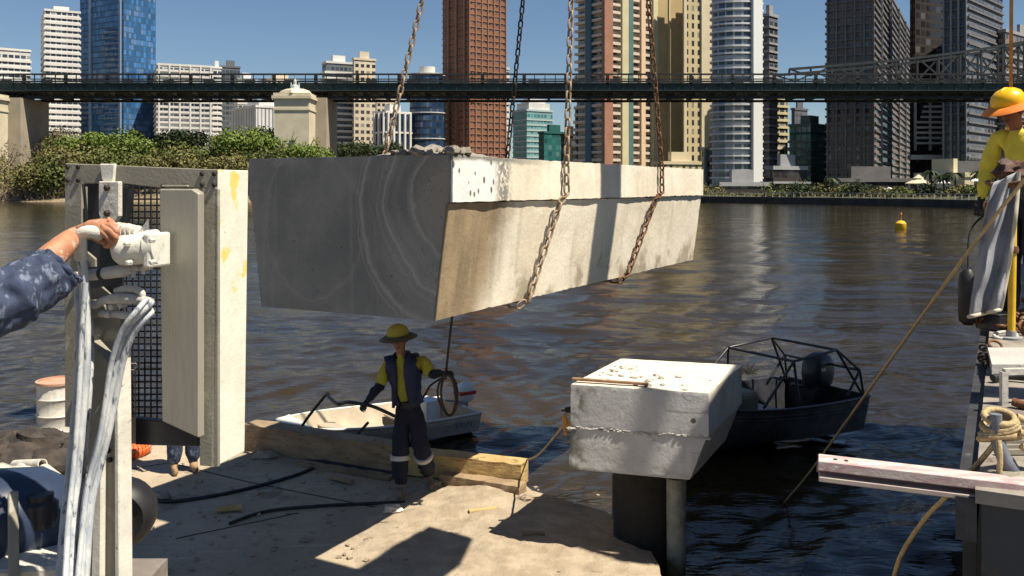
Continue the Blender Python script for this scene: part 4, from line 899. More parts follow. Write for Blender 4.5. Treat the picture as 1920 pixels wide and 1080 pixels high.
cable('hose_stub', 'short white capped hose stub left of the elbow hose', [Mp(144, 510, -.11), Mp(145, 540, -.11), Mp(147, 572, -.11)], .0085, splat, 'hose stub')
# splashed stand post
st = thing('stand_post', 'slurry splashed square stand post rising to the hoses at the bottom', 'post', Mp(195, 1100, -.02))
panel([(166, 640), (222, 700), (226, 1330), (158, 1330)], .05, -.06).build('web', galv, st, bevel=.003)
panel([(213, 655), (221, 655), (226, 1330), (216, 1330)], .06, -.075).build('right_flange', splash2, st, bevel=.003)
panel([(176, 880), (190, 862), (186, 1330), (164, 1330)], .06, -.085).build('left_flange', splash2, st, bevel=.003)
for (x, y) in [(204, 845), (207, 862)]:
    b = MB(); b.lathe(Mp(x, y, -.061), [(.008, 0), (.008, .006), (.001, .007)], 8, axis=-nv); b.build('bolt', dark_steel, st)

# ================================================================== the hanging block
BC = P(845, 290, 7.6); OFF = Vector((BC.x, BC.y, 0)); BW = 2.24; BLen = 7.3; z_top = P(845, 290, 7.6).z; z_sl = P(843, 380, 7.6).z; z_bot = P(812, 602, 7.68).z
blk = thing('concrete_headstock', 'huge sawn concrete beam hanging in chains over the river', 'concrete beam', (BC.x, BC.y, z_top))
blk.rotation_euler = (0, 0, math.atan2(.88, .476))      # block axes: x along the beam, y to its far side, z up
Wm = Matrix.Translation(blk.location) @ Matrix.Rotation(blk.rotation_euler.z, 4, 'Z')
def blk_build(b, name, m, smooth=None, bevel=0):
    me_off = b; p = blk; loc = Vector(p.location)
    b.v = [v + loc for v in b.v]; return b.build(name, m, p, smooth, bevel)
hs = z_sl - z_top; hb = z_bot - z_top; tp = .13
def strip_block(prof_far, z_levels, names, nx=90):
    pass
def rough(v, amp, fr, s): return amp * noise.noise(Vector((v[0] * fr, v[1] * fr, v[2] * fr + s)))
def slab(y0t, y1t, y0b, y1b, zt, zbm, ny, nz, mats, faces_end_mi, seed, top_rough=True, nx=110):
    """a six sided grid block; sides get material 0, end 1, top 2"""
    b = MB(); Lx = BLen
    def disp(v, edge):
        x, y, z = v; k = noise.noise(Vector((x * 2.3, y * 2.3, z * 2.3 + seed))) * .006 + noise.noise(Vector((x * 9, y * 9, z * 9 + seed))) * .004
        d = Vector((0, 0, 0))
        if edge: d = Vector((0, .0, abs(noise.noise(Vector((x * 6, y * 6, seed)))) * .02 * (1 if z < -.2 else -1)))
        return Vector((x, y + k, z)) + d
    def grid(f, nu, nv_, mi):
        vs = [f(i / nu, j / nv_) for j in range(nv_ + 1) for i in range(nu + 1)]
        b.add(vs, [(j * (nu + 1) + i, j * (nu + 1) + i + 1, (j + 1) * (nu + 1) + i + 1, (j + 1) * (nu + 1) + i) for j in range(nv_) for i in range(nu)], mi)
    L = lambda a, c, t: a + (c - a) * t
    grid(lambda u, v: disp((u * Lx, L(y0b, y0t, v), L(zbm, zt, v)), v in (0, 1)), nx, nz, 0)
    grid(lambda u, v: disp(((1 - u) * Lx, L(y1b, y1t, v), L(zbm, zt, v)), v in (0, 1)), nx, nz, 0)
    def endf(x, flip):
        def f(u, v):
            u2 = 1 - u if flip else u
            e = v in (0, 1) or u2 in (0, 1); p = disp((x, L(L(y1b, y1t, v), L(y0b, y0t, v), u2), L(zbm, zt, v)), v in (0, 1))
            return p
        return f
    grid(endf(0, False), 28, nz, 1); grid(endf(Lx, True), 28, nz, 0)
    def topf(u, v):
        p = disp((u * Lx, L(y0t, y1t, v), zt), True); h = 0
        if top_rough and u > 0 and v > 0 and v < 1:
            w_ = max(0, 1 - abs(u * Lx - .35) / .6) * max(0, 1 - abs(v * BW - .4) / .55); h = w_ * (.10 + .12 * noise.noise(Vector((u * 60, v * 14, 3))))
            h += .01 * noise.noise(Vector((u * 90, v * 40, 1)))
        return p + Vector((0, 0, h))
    grid(topf, nx, 28, 2)
    grid(lambda u, v: disp((u * Lx, L(y1b, y0b, v), zbm), True), nx, 8, 0)
    return b
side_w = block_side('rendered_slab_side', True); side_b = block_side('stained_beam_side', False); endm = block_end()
b = slab(-.0, BW + .03, 0, BW + .03, 0, hs, 28, 8, None, 1, 1); blk_build(b, 'slab', [side_w, endm, rubble_m], 70)
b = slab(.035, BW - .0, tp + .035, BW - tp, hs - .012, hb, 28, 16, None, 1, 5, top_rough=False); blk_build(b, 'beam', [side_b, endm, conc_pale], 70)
vs = []; fs = []; nu, nv_ = 40, 40
for j in range(nv_ + 1):
    for i in range(nu + 1):
        u, v = i / nu, j / nv_; z = hb * v * .998 + .0; ya = .002 if z > hs else .035 + tp * (z - hs) / (hb - hs); yb = BW + .028 if z > hs else BW - tp * (z - hs) / (hb - hs)
        y = ya + (yb - ya) * u; vs.append((-.010 - .004 * abs(noise.noise(Vector((y * 5, z * 5, 0)))), y, z))
for j in range(nv_):
    for i in range(nu): k = j * (nu + 1) + i; fs.append((k, k + 1, k + nu + 2, k + nu + 1))
b = MB(); b.add(vs, fs); blk_build(b, 'sawn_face', endm, 70)
b = MB(); rnd = random.Random(11)
for i in range(70):
    x = rnd.uniform(-.01, .5); y = rnd.gauss(.36, .20); s = rnd.uniform(.02, .07)
    b.blob((x * .8 + .02, max(.03, min(1.0, y)), .005 + rnd.uniform(0, .04)), (s, s * .8, s * .6), i, .6, 5)
blk_build(b, 'broken_edge', rubble_m, 30)
b = MB()
for i in range(26):                          # torn patch hanging over the sawn end
    y = rnd.gauss(.32, .14); z = -abs(rnd.gauss(0, .09)) - .01; s = rnd.uniform(.02, .05)
    b.blob((.004, max(.05, y), z), (.012, s, s * .8), i + 50, .6, 5)
blk_build(b, 'torn_patch', rubble_m, 30)
bw = lambda x, y, z: Wm @ Vector((x, y, z))

# chains
def link_mesh(mn, m, ln=.135, wd=.082, r=.0125):
    b = MB(); pts = []; hl = (ln - wd) / 2; rr = wd / 2 - r
    for k in range(8): a = math.pi * k / 7; pts.append(Vector((math.cos(a) * rr, 0, hl + math.sin(a) * rr)))
    for k in range(8): a = math.pi + math.pi * k / 7; pts.append(Vector((math.cos(a) * rr, 0, -hl + math.sin(a) * rr)))
    n = 7; N = len(pts); vs = []; fs = []
    for i in range(N):
        t_ = (pts[(i + 1) % N] - pts[i - 1]).normalized(); u = Vector((0, 1, 0)); sd = t_.cross(u)
        for k in range(n): an = 2 * math.pi * k / n; vs.append(pts[i] + (u * math.cos(an) + sd * math.sin(an)) * r)
    for i in range(N):
        for k in range(n): i2, k2 = (i + 1) % N, (k + 1) % n; fs.append((i * n + k, i * n + k2, i2 * n + k2, i2 * n + k))
    b.add(vs, fs); me = bpy.data.meshes.new(mn); me.from_pydata([tuple(v) for v in b.v], [], b.f); me.materials.append(m)
    me.polygons.foreach_set('use_smooth', [True] * len(me.polygons)); return me
def chain(label, path, m, group='lifting chains round the hanging beam', pitch=.099):
    path = [Vector(p) for p in path]; t = thing('lifting_chain', label, 'chain', path[-1], group); me = link_mesh('link', m)
    seg = [(path[i + 1] - path[i]).length for i in range(len(path) - 1)]; tot = sum(seg); s = 0; k = 0
    rr = random.Random(len(label))
    while s < tot and k < 100:
        d = s; i = 0
        while i < len(seg) - 1 and d > seg[i]: d -= seg[i]; i += 1
        p = path[i].lerp(path[i + 1], min(1, d / seg[i])); ax_ = (path[i + 1] - path[i]).normalized()
        q = Vector((0, 0, 1)).rotation_difference(ax_) @ Matrix.Rotation(R(35) + (k % 2) * R(90) + rr.uniform(-.15, .15), 3, 'Z').to_quaternion()
        o = bpy.data.objects.new('link', me); C.objects.link(o); o.parent = t; o.rotation_mode = 'QUATERNION'; o.rotation_quaternion = q
        o.location = p - path[-1]; s += pitch; k += 1
    return t
HOOK = Vector((1.0, 11.3, 15.2)); cr = .045
def sling(xa, near, drift):
    if near: # along near side: under the beam, up the tapered side, round the slab edge, up to the hook
        return [bw(xa - drift, .35, hb - cr), bw(xa - drift, tp + .035, hb - cr), bw(xa - drift * .9, tp + .035 - cr * 1.4, hb + .02), bw(xa - drift * .25, -.0 - cr * 1.3, hs - .02), bw(xa, -cr * 1.25, hs + .05), bw(xa, -cr * 1.2, .0)]
    return [bw(xa, BW + cr * 1.2, -.3), bw(xa, BW + cr * 1.2, 0)]
def rise(p, dz=6.5): d = (HOOK - p); return p + d * (dz / d.z)
for xa, near, dr, m_, lb in [(2.18, 1, .62, pale_steel, 'dusty rust flecked chain up the sunny side of the beam, nearest to the eye'),
                     (5.2, 1, .95, rust, 'dark rusty red chain up the sunny side near the far end of the beam'),
                     (2.15, 0, 0, pale_steel, 'pale dusty chain rising behind the sawn end of the beam'),
                     (5.15, 0, 0, dark_steel, 'nearly black chain rising behind the middle of the beam')]:
    pth = sling(xa, near, dr); chain(lb, pth + [rise(pth[-1])], m_)

# ================================================================== second block on piles
B2 = P(1328, 738, 8.0); D2_ = Vector((.44, .90, 0)).normalized(); N2_ = Vector((-D2_.y, D2_.x, 0)); 
tl = P(1068, 718, 8.36); W2 = (Vector((tl.x, tl.y, 0)) - Vector((B2.x, B2.y, 0))); w2 = W2.length; W2.normalize()
h2 = (905 - 738) / F * 8.0; dep = 1.42
cap = thing('concrete_pile_cap', 'sawn off white and grey concrete pile cap block standing on piles at the barge edge', 'concrete block', (B2.x, B2.y, B2.z - h2))
def b2(u, v, z): return Vector((B2.x, B2.y, B2.z)) + W2 * u + D2_ * v + Vector((0, 0, z))
def gridblock(cs, n, seed, amp, chip):       # cs: 8 corners (front bottom r,l ; front top r,l ; back ...)
    b = MB(); frb, flb, frt, flt, brb, blb, brt, blt = cs
    def nz(p, e):
        k = Vector((noise.noise(p * 5 + Vector((seed, 0, 0))), noise.noise(p * 5 + Vector((0, seed, 0))), noise.noise(p * 5 + Vector((0, 0, seed))))) * amp
        k2 = Vector((noise.noise(p * 18), noise.noise(p * 18 + Vector((5, 0, 0))), noise.noise(p * 18 + Vector((0, 5, 0))))) * amp * .7
        return p + k + k2
    ctr = sum(cs, Vector()) / 8
    def face(a, b_, c, d, nu, nv_, mi):
        vs = []
        for j in range(nv_ + 1):
            for i in range(nu + 1):
                u, v = i / nu, j / nv_; p = (a.lerp(b_, u)).lerp(d.lerp(c, u), v); e = (u in (0, 1)) + (v in (0, 1)); p = nz(p, e)
                if e: p = p.lerp(ctr, (.006 + .018 * max(0, noise.noise(p * 9 + Vector((seed, 2, 2))))) * chip * e)
                vs.append(p)
        b.add(vs, [(j * (nu + 1) + i, j * (nu + 1) + i + 1, (j + 1) * (nu + 1) + i + 1, (j + 1) * (nu + 1) + i) for j in range(nv_) for i in range(nu)], mi)
    face(flb, frb, frt, flt, n, n // 2, 0); face(frb, brb, brt, frt, n, n // 2, 1); face(brb, blb, blt, brt, n, n // 2, 1)
    face(blb, flb, flt, blt, n, n // 2, 1); face(flt, frt, brt, blt, n, n, 2); face(blb, brb, frb, flb, n, n, 1)
    return b
def capf():
    m, t, b = newmat('pile_cap_front'); co = t.node('ShaderNodeTexCoord').outputs['Object']; sp = t.node('ShaderNodeSeparateXYZ'); t.l.new(co, sp.inputs[0])
    n1 = t.noise(co, 2.2, 5); n2 = t.noise(co, 26, 5, .7)
    k = t.mix(t.ramp(n1, .35, .65), (.60, .60, .59), (.48, .48, .48)); k = t.mix(t.math('MULTIPLY', t.ramp(n2, .56, .7), .5), k, (.30, .30, .29))
    vo = t.node('ShaderNodeTexVoronoi'); vo.inputs['Scale'].default_value = 4.2; t.l.new(co, vo.inputs['Vector'])
    k = t.mix(t.ramp(vo.outputs['Distance'], .12, .08), k, (.09, .09, .08))
    k = t.mix(t.math('MULTIPLY', t.ramp(t.noise(co, 5, 6, .75), .56, .66), .6), k, (.25, .245, .22))
    gr = t.math('MULTIPLY', t.ramp(t.math('ADD', sp.outputs[0], t.math('MULTIPLY', n1, .5)), -.72, -.88), t.ramp(t.noise(co, 4, 3), .42, .55)); k = t.mix(gr, k, (.18, .18, .15))
    mq = t.node('ShaderNodeMapping'); mq.inputs['Scale'].default_value = (8, 8, .9); t.l.new(co, mq.inputs[0])
    k = t.mix(t.math('MULTIPLY', t.ramp(t.noise(mq.outputs[0], 1, 5), .55, .7), .35), k, (.33, .32, .29))
    mc = t.node('ShaderNodeMapping'); mc.inputs['Scale'].default_value = (1.3, 1.3, 14); mc.inputs['Rotation'].default_value = (0, R(2), 0); t.l.new(co, mc.inputs[0])
    k = t.mix(t.math('MULTIPLY', t.ramp(t.noise(mc.outputs[0], 1, 3), .62, .66), .5), k, (.22, .21, .19))
    rs = t.math('MULTIPLY', t.ramp(t.noise(co, 11, 3, .5), .70, .76), .7); k = t.mix(rs, k, (.30, .13, .08))
    t.l.new(k, b.inputs['Base Color']); b.inputs['Roughness'].default_value = .88; t.l.new(t.bump(n2, 1, .005), b.inputs['Normal']); return m
zm = -h2 * .50
cs = [b2(.0, .02, zm + .0), b2(w2, .02, zm), b2(0, 0.02, 0), b2(w2, 0.02, 0), b2(.0, dep, zm), b2(w2, dep, zm), b2(0, dep, 0), b2(w2, dep, 0)]
b = gridblock(cs, 44, 3, .0018, .45); b.build('upper_half', [capf(), conc_pale, conc_top], cap, 60)
cs = [b2(.165, .022, -h2), b2(w2 + .02, .022, -h2), b2(.02, .026, zm - .006), b2(w2 + .005, .026, zm - .006), b2(.165, dep, -h2), b2(w2 + .02, dep, -h2), b2(.02, dep, zm - .006), b2(w2 + .005, dep, zm - .006)]
b = gridblock(cs, 44, 9, .0022, .7); b.build('lower_half', [bpy.data.materials['pile_cap_front'], conc_pale, conc_top], cap, 60)
b = MB(); rnd = random.Random(4)
for i in range(46):
    u = i / 45 * w2; b.blob(b2(u, .028, zm - .004 + rnd.uniform(-.014, .014)), (rnd.uniform(.02, .045), .010, rnd.uniform(.008, .018)), i, .6, 5)
b.build('mortar_joint', conc2, cap, 30)
b = MB()
for i in range(34):
    u = rnd.uniform(.1, w2 * .95); v = .45 + rnd.gauss(0, .22) + (u - .5) * .3; s = rnd.uniform(.01, .035)
    b.blob(b2(u, max(.08, min(dep - .05, v)), .005), (s, s, s * .5), i, .7, 5)
tag_r = b.build('rubble', mat('pale_rubble', (.48, .45, .39), (.25, .23, .2), 9, .9), cap, 30); tag_r['kind'] = 'stuff'
bar = MB(); bar.beam(b2(w2 + .02, .12, .03), b2(w2 * .45, .12, .025), .05, .02); tag(bar.build('rusty_flat_bar', mat('rusty_bar', (.32, .20, .11), (.2, .11, .06), 10)), 'thin rusty flat bar lying along the front edge of the white pile cap', 'steel bar')
for i, (px_, py_, r_, m_, lb) in enumerate([(1212, 893, .32, pile_tide('wet_black_pile', (.020, .019, .017), (.010, .011, .008)), 'thick black wet pile under the white pile cap'), (1268, 905, .09, pile_pale, 'slim pale pile under the right corner of the pile cap')]):
    c = P(px_, py_, 8.8 if i == 0 else 8.42); b = MB(); n_ = 20
    b.lathe((c.x, c.y, -1), [(r_ * (1.0 + .02 * math.sin(k)), k * .3) for k in range(9)] + [(r_, c.z + 1.0)], n_); tag(b.build('pile', m_, smooth=50), lb, 'pile')
pile_c = P(1166, 893, 9.3); b = MB(); b.lathe((pile_c.x, pile_c.y, -1), [(.11, 0), (.10, pile_c.z + 1.0)], 14); tag(b.build('pile', pile_m, smooth=50), 'brown timber pile under the left part of the pile cap', 'pile')
cable('mooring_rope', 'thin rope from the timber block end up to the left side of the pile cap', [Q(984, 905, DK) + Vector((0, .1, .22)), P(1010, 852, 9.7), P(1040, 818, 9.2), P(1062, 790, 8.78)], .011, rope_m, 'rope')
c = P(1062, 795, 8.74); b = MB(); b.blob(c, (.03, .03, .05), 3, .8, 7); b.blob(c + Vector((-.02, 0, .06)), (.025, .02, .04), 4, .8, 7); b.blob(c + Vector((-.01, 0, -.07)), (.015, .015, .04), 5, .8, 7); tag(b.build('rag', mat('orange_rag', (.55, .27, .05), (.42, .2, .04)), smooth=50), 'small orange rag knotted on the left side of the pile cap', 'rag')
c = P(1064, 768, 8.75); b = MB(); b.lathe(c + Vector((.03, 0, 0)), [(.03, 0), (.03, .05), (.02, .06), (.02, .09)], 10, axis=(-1, 0, 0)); tag(b.build('black_plug', black, smooth=40), 'short black plug sticking from the left side of the pile cap', 'plug')
b = MB()
for i in range(7): a = i * .9; b.tube([P(1404, 700, 9.1), P(1404, 700, 9.1) + Vector((.10 * math.cos(a), .05 * math.sin(a * 2), .05 + .05 * math.sin(a)))], [.014, .006], 5)
tag(b.build('frayed_strap', rope_m), 'frayed pale strap end on the back corner of the pile cap', 'strap')

# ================================================================== boats
def hull_grid(L, beam, depth, sheer, n=22, transom=True):
    """half-breadth sections, x from 0 (transom) to L (bow); returns (gunwale, chine, keel) rings"""
    rows = []
    for i in range(n + 1):
        u = i / n; bw_ = beam / 2 * (1 - max(0, (u - .45) / .55) ** 2.2) * (.92 + .08 * min(1, u * 4)); zg = depth + sheer * u ** 2
        ch = bw_ * (.86 - .25 * u); zc = depth * .25 + u ** 2 * depth * .45; zk = max(0, (u - .7) / .3) ** 2 * depth * .6
        rows.append((u * L, max(.012, bw_), zg, max(.01, ch), zc, zk))
    return rows
def boat(root_name, label, origin, yaw, L, beam, depth, sheer, mh, mi_, cat='boat', rubrail=None):
    t = thing(root_name, label, cat, origin); M = Matrix.Rotation(yaw, 3, 'Z'); o = Vector(origin)
    T = lambda x, y, z: o + M @ Vector((x, y, z)); rows = hull_grid(L, beam, depth, sheer)
    def shell(inset, flip):
        b = MB(); vs = []; fs = []
        for (x, g, zg, ch, zc, zk) in rows:
            x2 = min(max(x, inset), L - inset * 3)
            g2 = max(.006, g - inset); c2 = max(.005, ch - inset)
            for (y, z) in [(g2, zg), ((g2 + c2) / 2 + .01, (zg + zc) / 2), (c2, zc + inset), (0, zk + inset), (-c2, zc + inset), (-(g2 + c2) / 2 - .01, (zg + zc) / 2), (-g2, zg)]: vs.append(T(x2, y, z))
        for i in range(len(rows) - 1):
            for k in range(6): f = (i * 7 + k, i * 7 + k + 1, (i + 1) * 7 + k + 1, (i + 1) * 7 + k); fs.append(f if not flip else tuple(reversed(f)))
        fs.append(tuple(range(7)) if flip else tuple(reversed(range(7)))); b.add(vs, fs); return b
    shell(0, False).build('hull', mh, t, 45); shell(.035, True).build('inner_hull', mi_, t, 45)
    b = MB()
    for s in (1, -1): b.tube([T(x, s * g, zg) for (x, g, zg, *_r) in rows], .022, 8)
    b.tube([T(0, rows[0][1], rows[0][2]), T(0, -rows[0][1], rows[0][2])], .022, 8)
    b.build('gunwale', rubrail or mh, t, 50)
    for zz in (.38, .62):
        b = MB()
        for s in (1, -1): b.tube([T(x, s * (g * (1 - zz) + (g + ch) / 2 * zz + .018), zg - (zg - zc) * .5 * zz * 1.0) for (x, g, zg, ch, zc, zk) in rows[:-2]], .010, 5)
        b.build('strake', mh, t, 50)
    return t, T, rows
def outboard(T, x, z, sc, mc, ms, label, cat='outboard motor'):
    p = T(x, 0, z); t = thing('outboard_motor', label, cat, p); q = T(x + 1, 0, z) - p; yaw = math.atan2(q.y, q.x); M = Matrix.Rotation(yaw, 3, 'Z')
    b = MB(); vs = []; fs = []; prof = [(.0, .13, .10), (.05, .19, .13), (.18, .21, .145), (.30, .20, .14), (.38, .16, .12), (.43, .07, .06)]; n = 18
    for (h, rx, ry) in prof:
        for k in range(n):
            a = 2 * math.pi * k / n; cx_, sx_ = math.cos(a), math.sin(a); sq = (abs(cx_) ** 4 + abs(sx_) ** 4) ** .25
            vs.append(p + M @ Vector((rx * cx_ / sq * .95 - h * .05, ry * sx_ / sq * .95, h)) * sc)
    for i in range(len(prof) - 1):
        for k in range(n): k2 = (k + 1) % n; fs.append((i * n + k, i * n + k2, (i + 1) * n + k2, (i + 1) * n + k))
    fs.append(tuple((len(prof) - 1) * n + k for k in range(n))); fs.append(tuple(reversed(range(n)))); b.add(vs, fs); b.build('cowling', mc, t, 50)
    b = MB(); b.box(p + M @ Vector((0, 0, -.25)) * sc, (.13 * sc, .09 * sc, .55 * sc), yaw); b.box(p + M @ Vector((.1, 0, -.05)) * sc, (.12 * sc, .2 * sc, .2 * sc), yaw); b.build('leg', ms, t, bevel=.01)
    b = MB(); b.tube([p + M @ Vector((.15, 0, .02)) * sc, p + M @ Vector((.5, .03, .1)) * sc], .022 * sc, 8); b.build('tiller', ms, t)
    return t, M, p
def text_mesh(s, size, m, parent, origin, M, name='registration_number', label=None):
    cu = bpy.data.curves.new('txt', 'FONT'); cu.body = s; cu.size = size; cu.extrude = .002
    o = bpy.data.objects.new('txt', cu); C.objects.link(o); bpy.context.view_layer.update()
    me = bpy.data.meshes.new_from_object(o.evaluated_get(bpy.context.evaluated_depsgraph_get())); bpy.data.objects.remove(o); bpy.data.curves.remove(cu)
    me.materials.clear(); me.materials.append(m); me.transform(Matrix.Translation(Vector(origin) - parent_world(parent)) @ M.to_4x4()); me.name = name
    q = bpy.data.objects.new(name, me); C.objects.link(q); q.parent = parent
    return q
# white dinghy: stern at right
st_ = Q(885, 790, 0); bow = Q(468, 838, .0); bow = Vector((P(480, 800, 13.3).x, 13.3, 0)); stn = Vector((P(862, 0, 15.3).x, 15.3, 0))
yaw = math.atan2(bow.y - stn.y, bow.x - stn.x)
dg, T, rows = boat('dinghy', 'small white open dinghy with wooden thwarts moored behind the deck kerb', stn, yaw, (bow - stn).length, 1.45, .42, .18, alu_white, boat_floor)
b = MB(); b.box(T(1.0, 0, .30), (.28, 1.15, .03), yaw); b.build('thwart', boat_floor, dg, bevel=.005)
b = MB(); b.box(T(2.2, 0, .32), (.28, 1.1, .03), yaw); b.build('thwart', boat_floor, dg, bevel=.005)
b = MB(); b.box(T(1.75, 0, .12), (3.2, .9, .02), yaw); b.build('floor', boat_floor, dg)
b = MB(); b.prism([(T(x, y, 0).x, T(x, y, 0).y) for x, y in [((bow - stn).length * .80, -.5), ((bow - stn).length * .97, -.06), ((bow - stn).length * .97, .06), ((bow - stn).length * .80, .5)]], .54, .56); b.build('foredeck', alu_white, dg)
nrm = Matrix.Rotation(yaw, 3, 'Z') @ Vector((0, 1, 0)); xd = Matrix.Rotation(yaw + math.pi, 3, 'Z') @ Vector((1, 0, 0)); Mx = Matrix((xd, Vector((0, 0, 1)), nrm)).transposed()
text_mesh('TA1N', .13, mat('faded_blue_paint', (.12, .20, .38)), dg, T(.52, rows[2][1] + .006, .24), Mx, label=None)
ob, M_, p_ = outboard(T, -.10, .46, .78, white_p, grayb, 'small white and red outboard motor on the white dinghy stern')
b = MB(); b.box(p_ + M_ @ Vector((0, 0, .16)), (.325, .235, .06), yaw); b.build('red_band', red_p, ob, bevel=.01)
b = MB(); b.tube([p_ + Vector((.0, 0, .31)), p_ + Vector((0, 0, .38))], .02, 6); b.box(p_ + Vector((0, 0, .38)), (.12, .04, .03)); b.build('lift_handle', white_p, ob)
b = MB(); b.tube(curve([T(1.3, .5, .3), T(1.35, .35, .33), T(1.5, .4, .32), T(1.45, .52, .33), T(1.3, .45, .36)], 5), .014, 6); tag(b.build('rope_coil', rope_m), 'small coil of rope on the white dinghy seat', 'rope')
b = MB(); b.box(T(.55, -.15, .38), (.30, .34, .30), yaw + .2); b.box(T(.55, -.15, .545), (.33, .37, .04), yaw + .2); tag(b.build('storage_box', white_p, bevel=.01), 'white storage box at the stern of the white dinghy', 'box')
# dark work boat: stern and motor at right
stn = Vector((P(1548, 0, 15.3).x, 15.3, 0)); bow = Vector((P(1190, 0, 13.2).x, 13.2, 0)); yaw = math.atan2(bow.y - stn.y, bow.x - stn.x); LB = (bow - stn).length
wbt, T, rows = boat('work_boat', 'dark aluminium work boat with roll bar frame behind the pile cap, in shade', stn, yaw, LB, 1.9, .74, .20, alu_dark, black_metal, rubrail=black_metal)
nrm = Matrix.Rotation(yaw, 3, 'Z') @ Vector((0, 1, 0)); xd = Matrix.Rotation(yaw + math.pi, 3, 'Z') @ Vector((1, 0, 0)); Mx = Matrix((xd, Vector((0, -.08, 1)).normalized(), nrm)).transposed()
text_mesh('E190', .24, mat('boat_number_black', (.006, .006, .006), (.004, .004, .004)), wbt, T(2.42, rows[int(2.1 / LB * 22)][1] - .02, .36), Mx)
b = MB(); b.box(T(1.6, 0, .42), (.5, 1.2, .3), yaw); b.build('bench', black_metal, wbt, bevel=.02)
b = MB()                                     # console / covered bow
b.box(T(2.55, .1, .82), (.75, 1.05, .42), yaw); b.build('console', mat('dull_olive_cover', (.16, .15, .10), (.10, .09, .06), 3, .6), wbt, bevel=.09, seg=3)
b = MB(); b.box(T(2.95, .45, .70), (.16, .22, .34), yaw); b.build('red_can', red_p, wbt, bevel=.02, seg=2)
fr = [((.25, .78, .8), (.28, .70, 1.0)), ]
zz = .80
def bar_(pts, r=.022): b = MB(); b.tube(pts, r, 8); b.build('frame_tube', black_metal, wbt, 50)
for s in (1, -1):
    bar_([T(2.25, s * .75, zz), T(1.55, s * .70, 1.42), T(.55, s * .68, 1.50), T(.12, s * .78, 1.15), T(.05, s * .80, .72)])
    bar_([T(1.55, s * .70, 1.42), T(1.50, s * .76, .78)])
    bar_([T(.55, s * .68, 1.50), T(.10, s * .80, .78)])
    bar_([T(.12, s * .78, 1.15), T(.45, s * .80, .78)])
bar_([T(1.55, .70, 1.42), T(1.55, -.70, 1.42)]); bar_([T(.55, .68, 1.50), T(.55, -.68, 1.50)]); bar_([T(.12, .78, 1.15), T(.12, -.78, 1.15)])
ob, M_, p_ = outboard(T, .20, .74, 1.35, black_metal, black_metal, 'large black outboard motor with a small white mark on the dark work boat')
for dx in (0, .05):
    b = MB(); b.box(p_ + M_ @ Vector((.05 + dx, .19, .33)), (.028, .012, .045), yaw + .0); b.build('white_mark', white_p, ob)
# ================================================================== raised stage the operator stands on
stg = thing('steel_stage', 'raised splashed steel staging platform at the bottom left under the hoses', 'platform', (-2, 1, DK))
b = MB(); b.prism([(-3.4, -1.5), (.9, -1.5), (.9, 2.2), (-1.5, 2.2), (-1.5, 3.95), (-3.4, 3.95)], ZC - 1.70, ZC - 1.62); b.build('top', deck2_m, stg)
for x, y in [(-3.3, -1.4), (.8, -1.4), (.8, 2.1), (-1.6, 3.8), (-3.3, 3.8)]:
    b = MB(); b.box((x, y, (ZC - 1.70 + DK) / 2), (.1, .1, ZC - 1.70 - DK)); b.build('leg', galv, stg)

# ================================================================== people
def seg_d(p, a, b): ab = b - a; t = max(0, min(1, (p - a).dot(ab) / max(1e-9, ab.length_squared))); return (p - a - ab * t).length
def skin_mesh(nm, verts, edges, rad, root=0, sub=2):
    me = bpy.data.meshes.new(nm); me.from_pydata([tuple(v) for v in verts], edges, []); o = bpy.data.objects.new(nm, me); C.objects.link(o)
    md = o.modifiers.new('s', 'SKIN'); md.use_smooth_shade = True; md.branch_smoothing = .6
    for i, sv in enumerate(me.skin_vertices[0].data): sv.radius = rad[i] if isinstance(rad[i], tuple) else (rad[i], rad[i]); sv.use_root = (i == root)
    md2 = o.modifiers.new('u', 'SUBSURF'); md2.levels = sub; md2.render_levels = sub
    bpy.context.view_layer.update(); dg_ = bpy.context.evaluated_depsgraph_get()
    r = bpy.data.meshes.new_from_object(o.evaluated_get(dg_)); bpy.data.objects.remove(o); return r
def finish(nm, me, mats, zones, parent, fold=0, seed=0):
    """zones: (bone start, bone end, weight, material slot); wrinkles on cloth slots"""
    off = parent_world(parent)
    me.materials.clear()
    for m in mats: me.materials.append(m)
    for p in me.polygons:
        c = p.center; p.material_index = min(zones, key=lambda z: seg_d(c, z[0], z[1]) / z[2])[3]; p.use_smooth = True
    if fold:
        me.update(); nn = [v.normal.copy() for v in me.vertices]
        cl = set(); [cl.update(p.vertices) for p in me.polygons if p.material_index > 0]
        for i, v in enumerate(me.vertices):
            if i in cl: q = v.co * 1.0; v.co = q + nn[i] * fold * (noise.noise(Vector((q.x * 9, q.y * 9, q.z * 16 + seed))) + .5 * noise.noise(Vector((q.x * 22, q.y * 22, q.z * 30 + seed))))
    me.transform(Matrix.Translation(-off)); me.name = nm; o = bpy.data.objects.new(nm, me); C.objects.link(o); o.parent = parent; return o
class Sk:
    def __init__(s): s.v = []; s.e = []; s.r = []
    def a(s, p, r, par=None):
        s.v.append(Vector(p)); s.r.append(r)
        if par is not None: s.e.append((par, len(s.v) - 1))
        return len(s.v) - 1
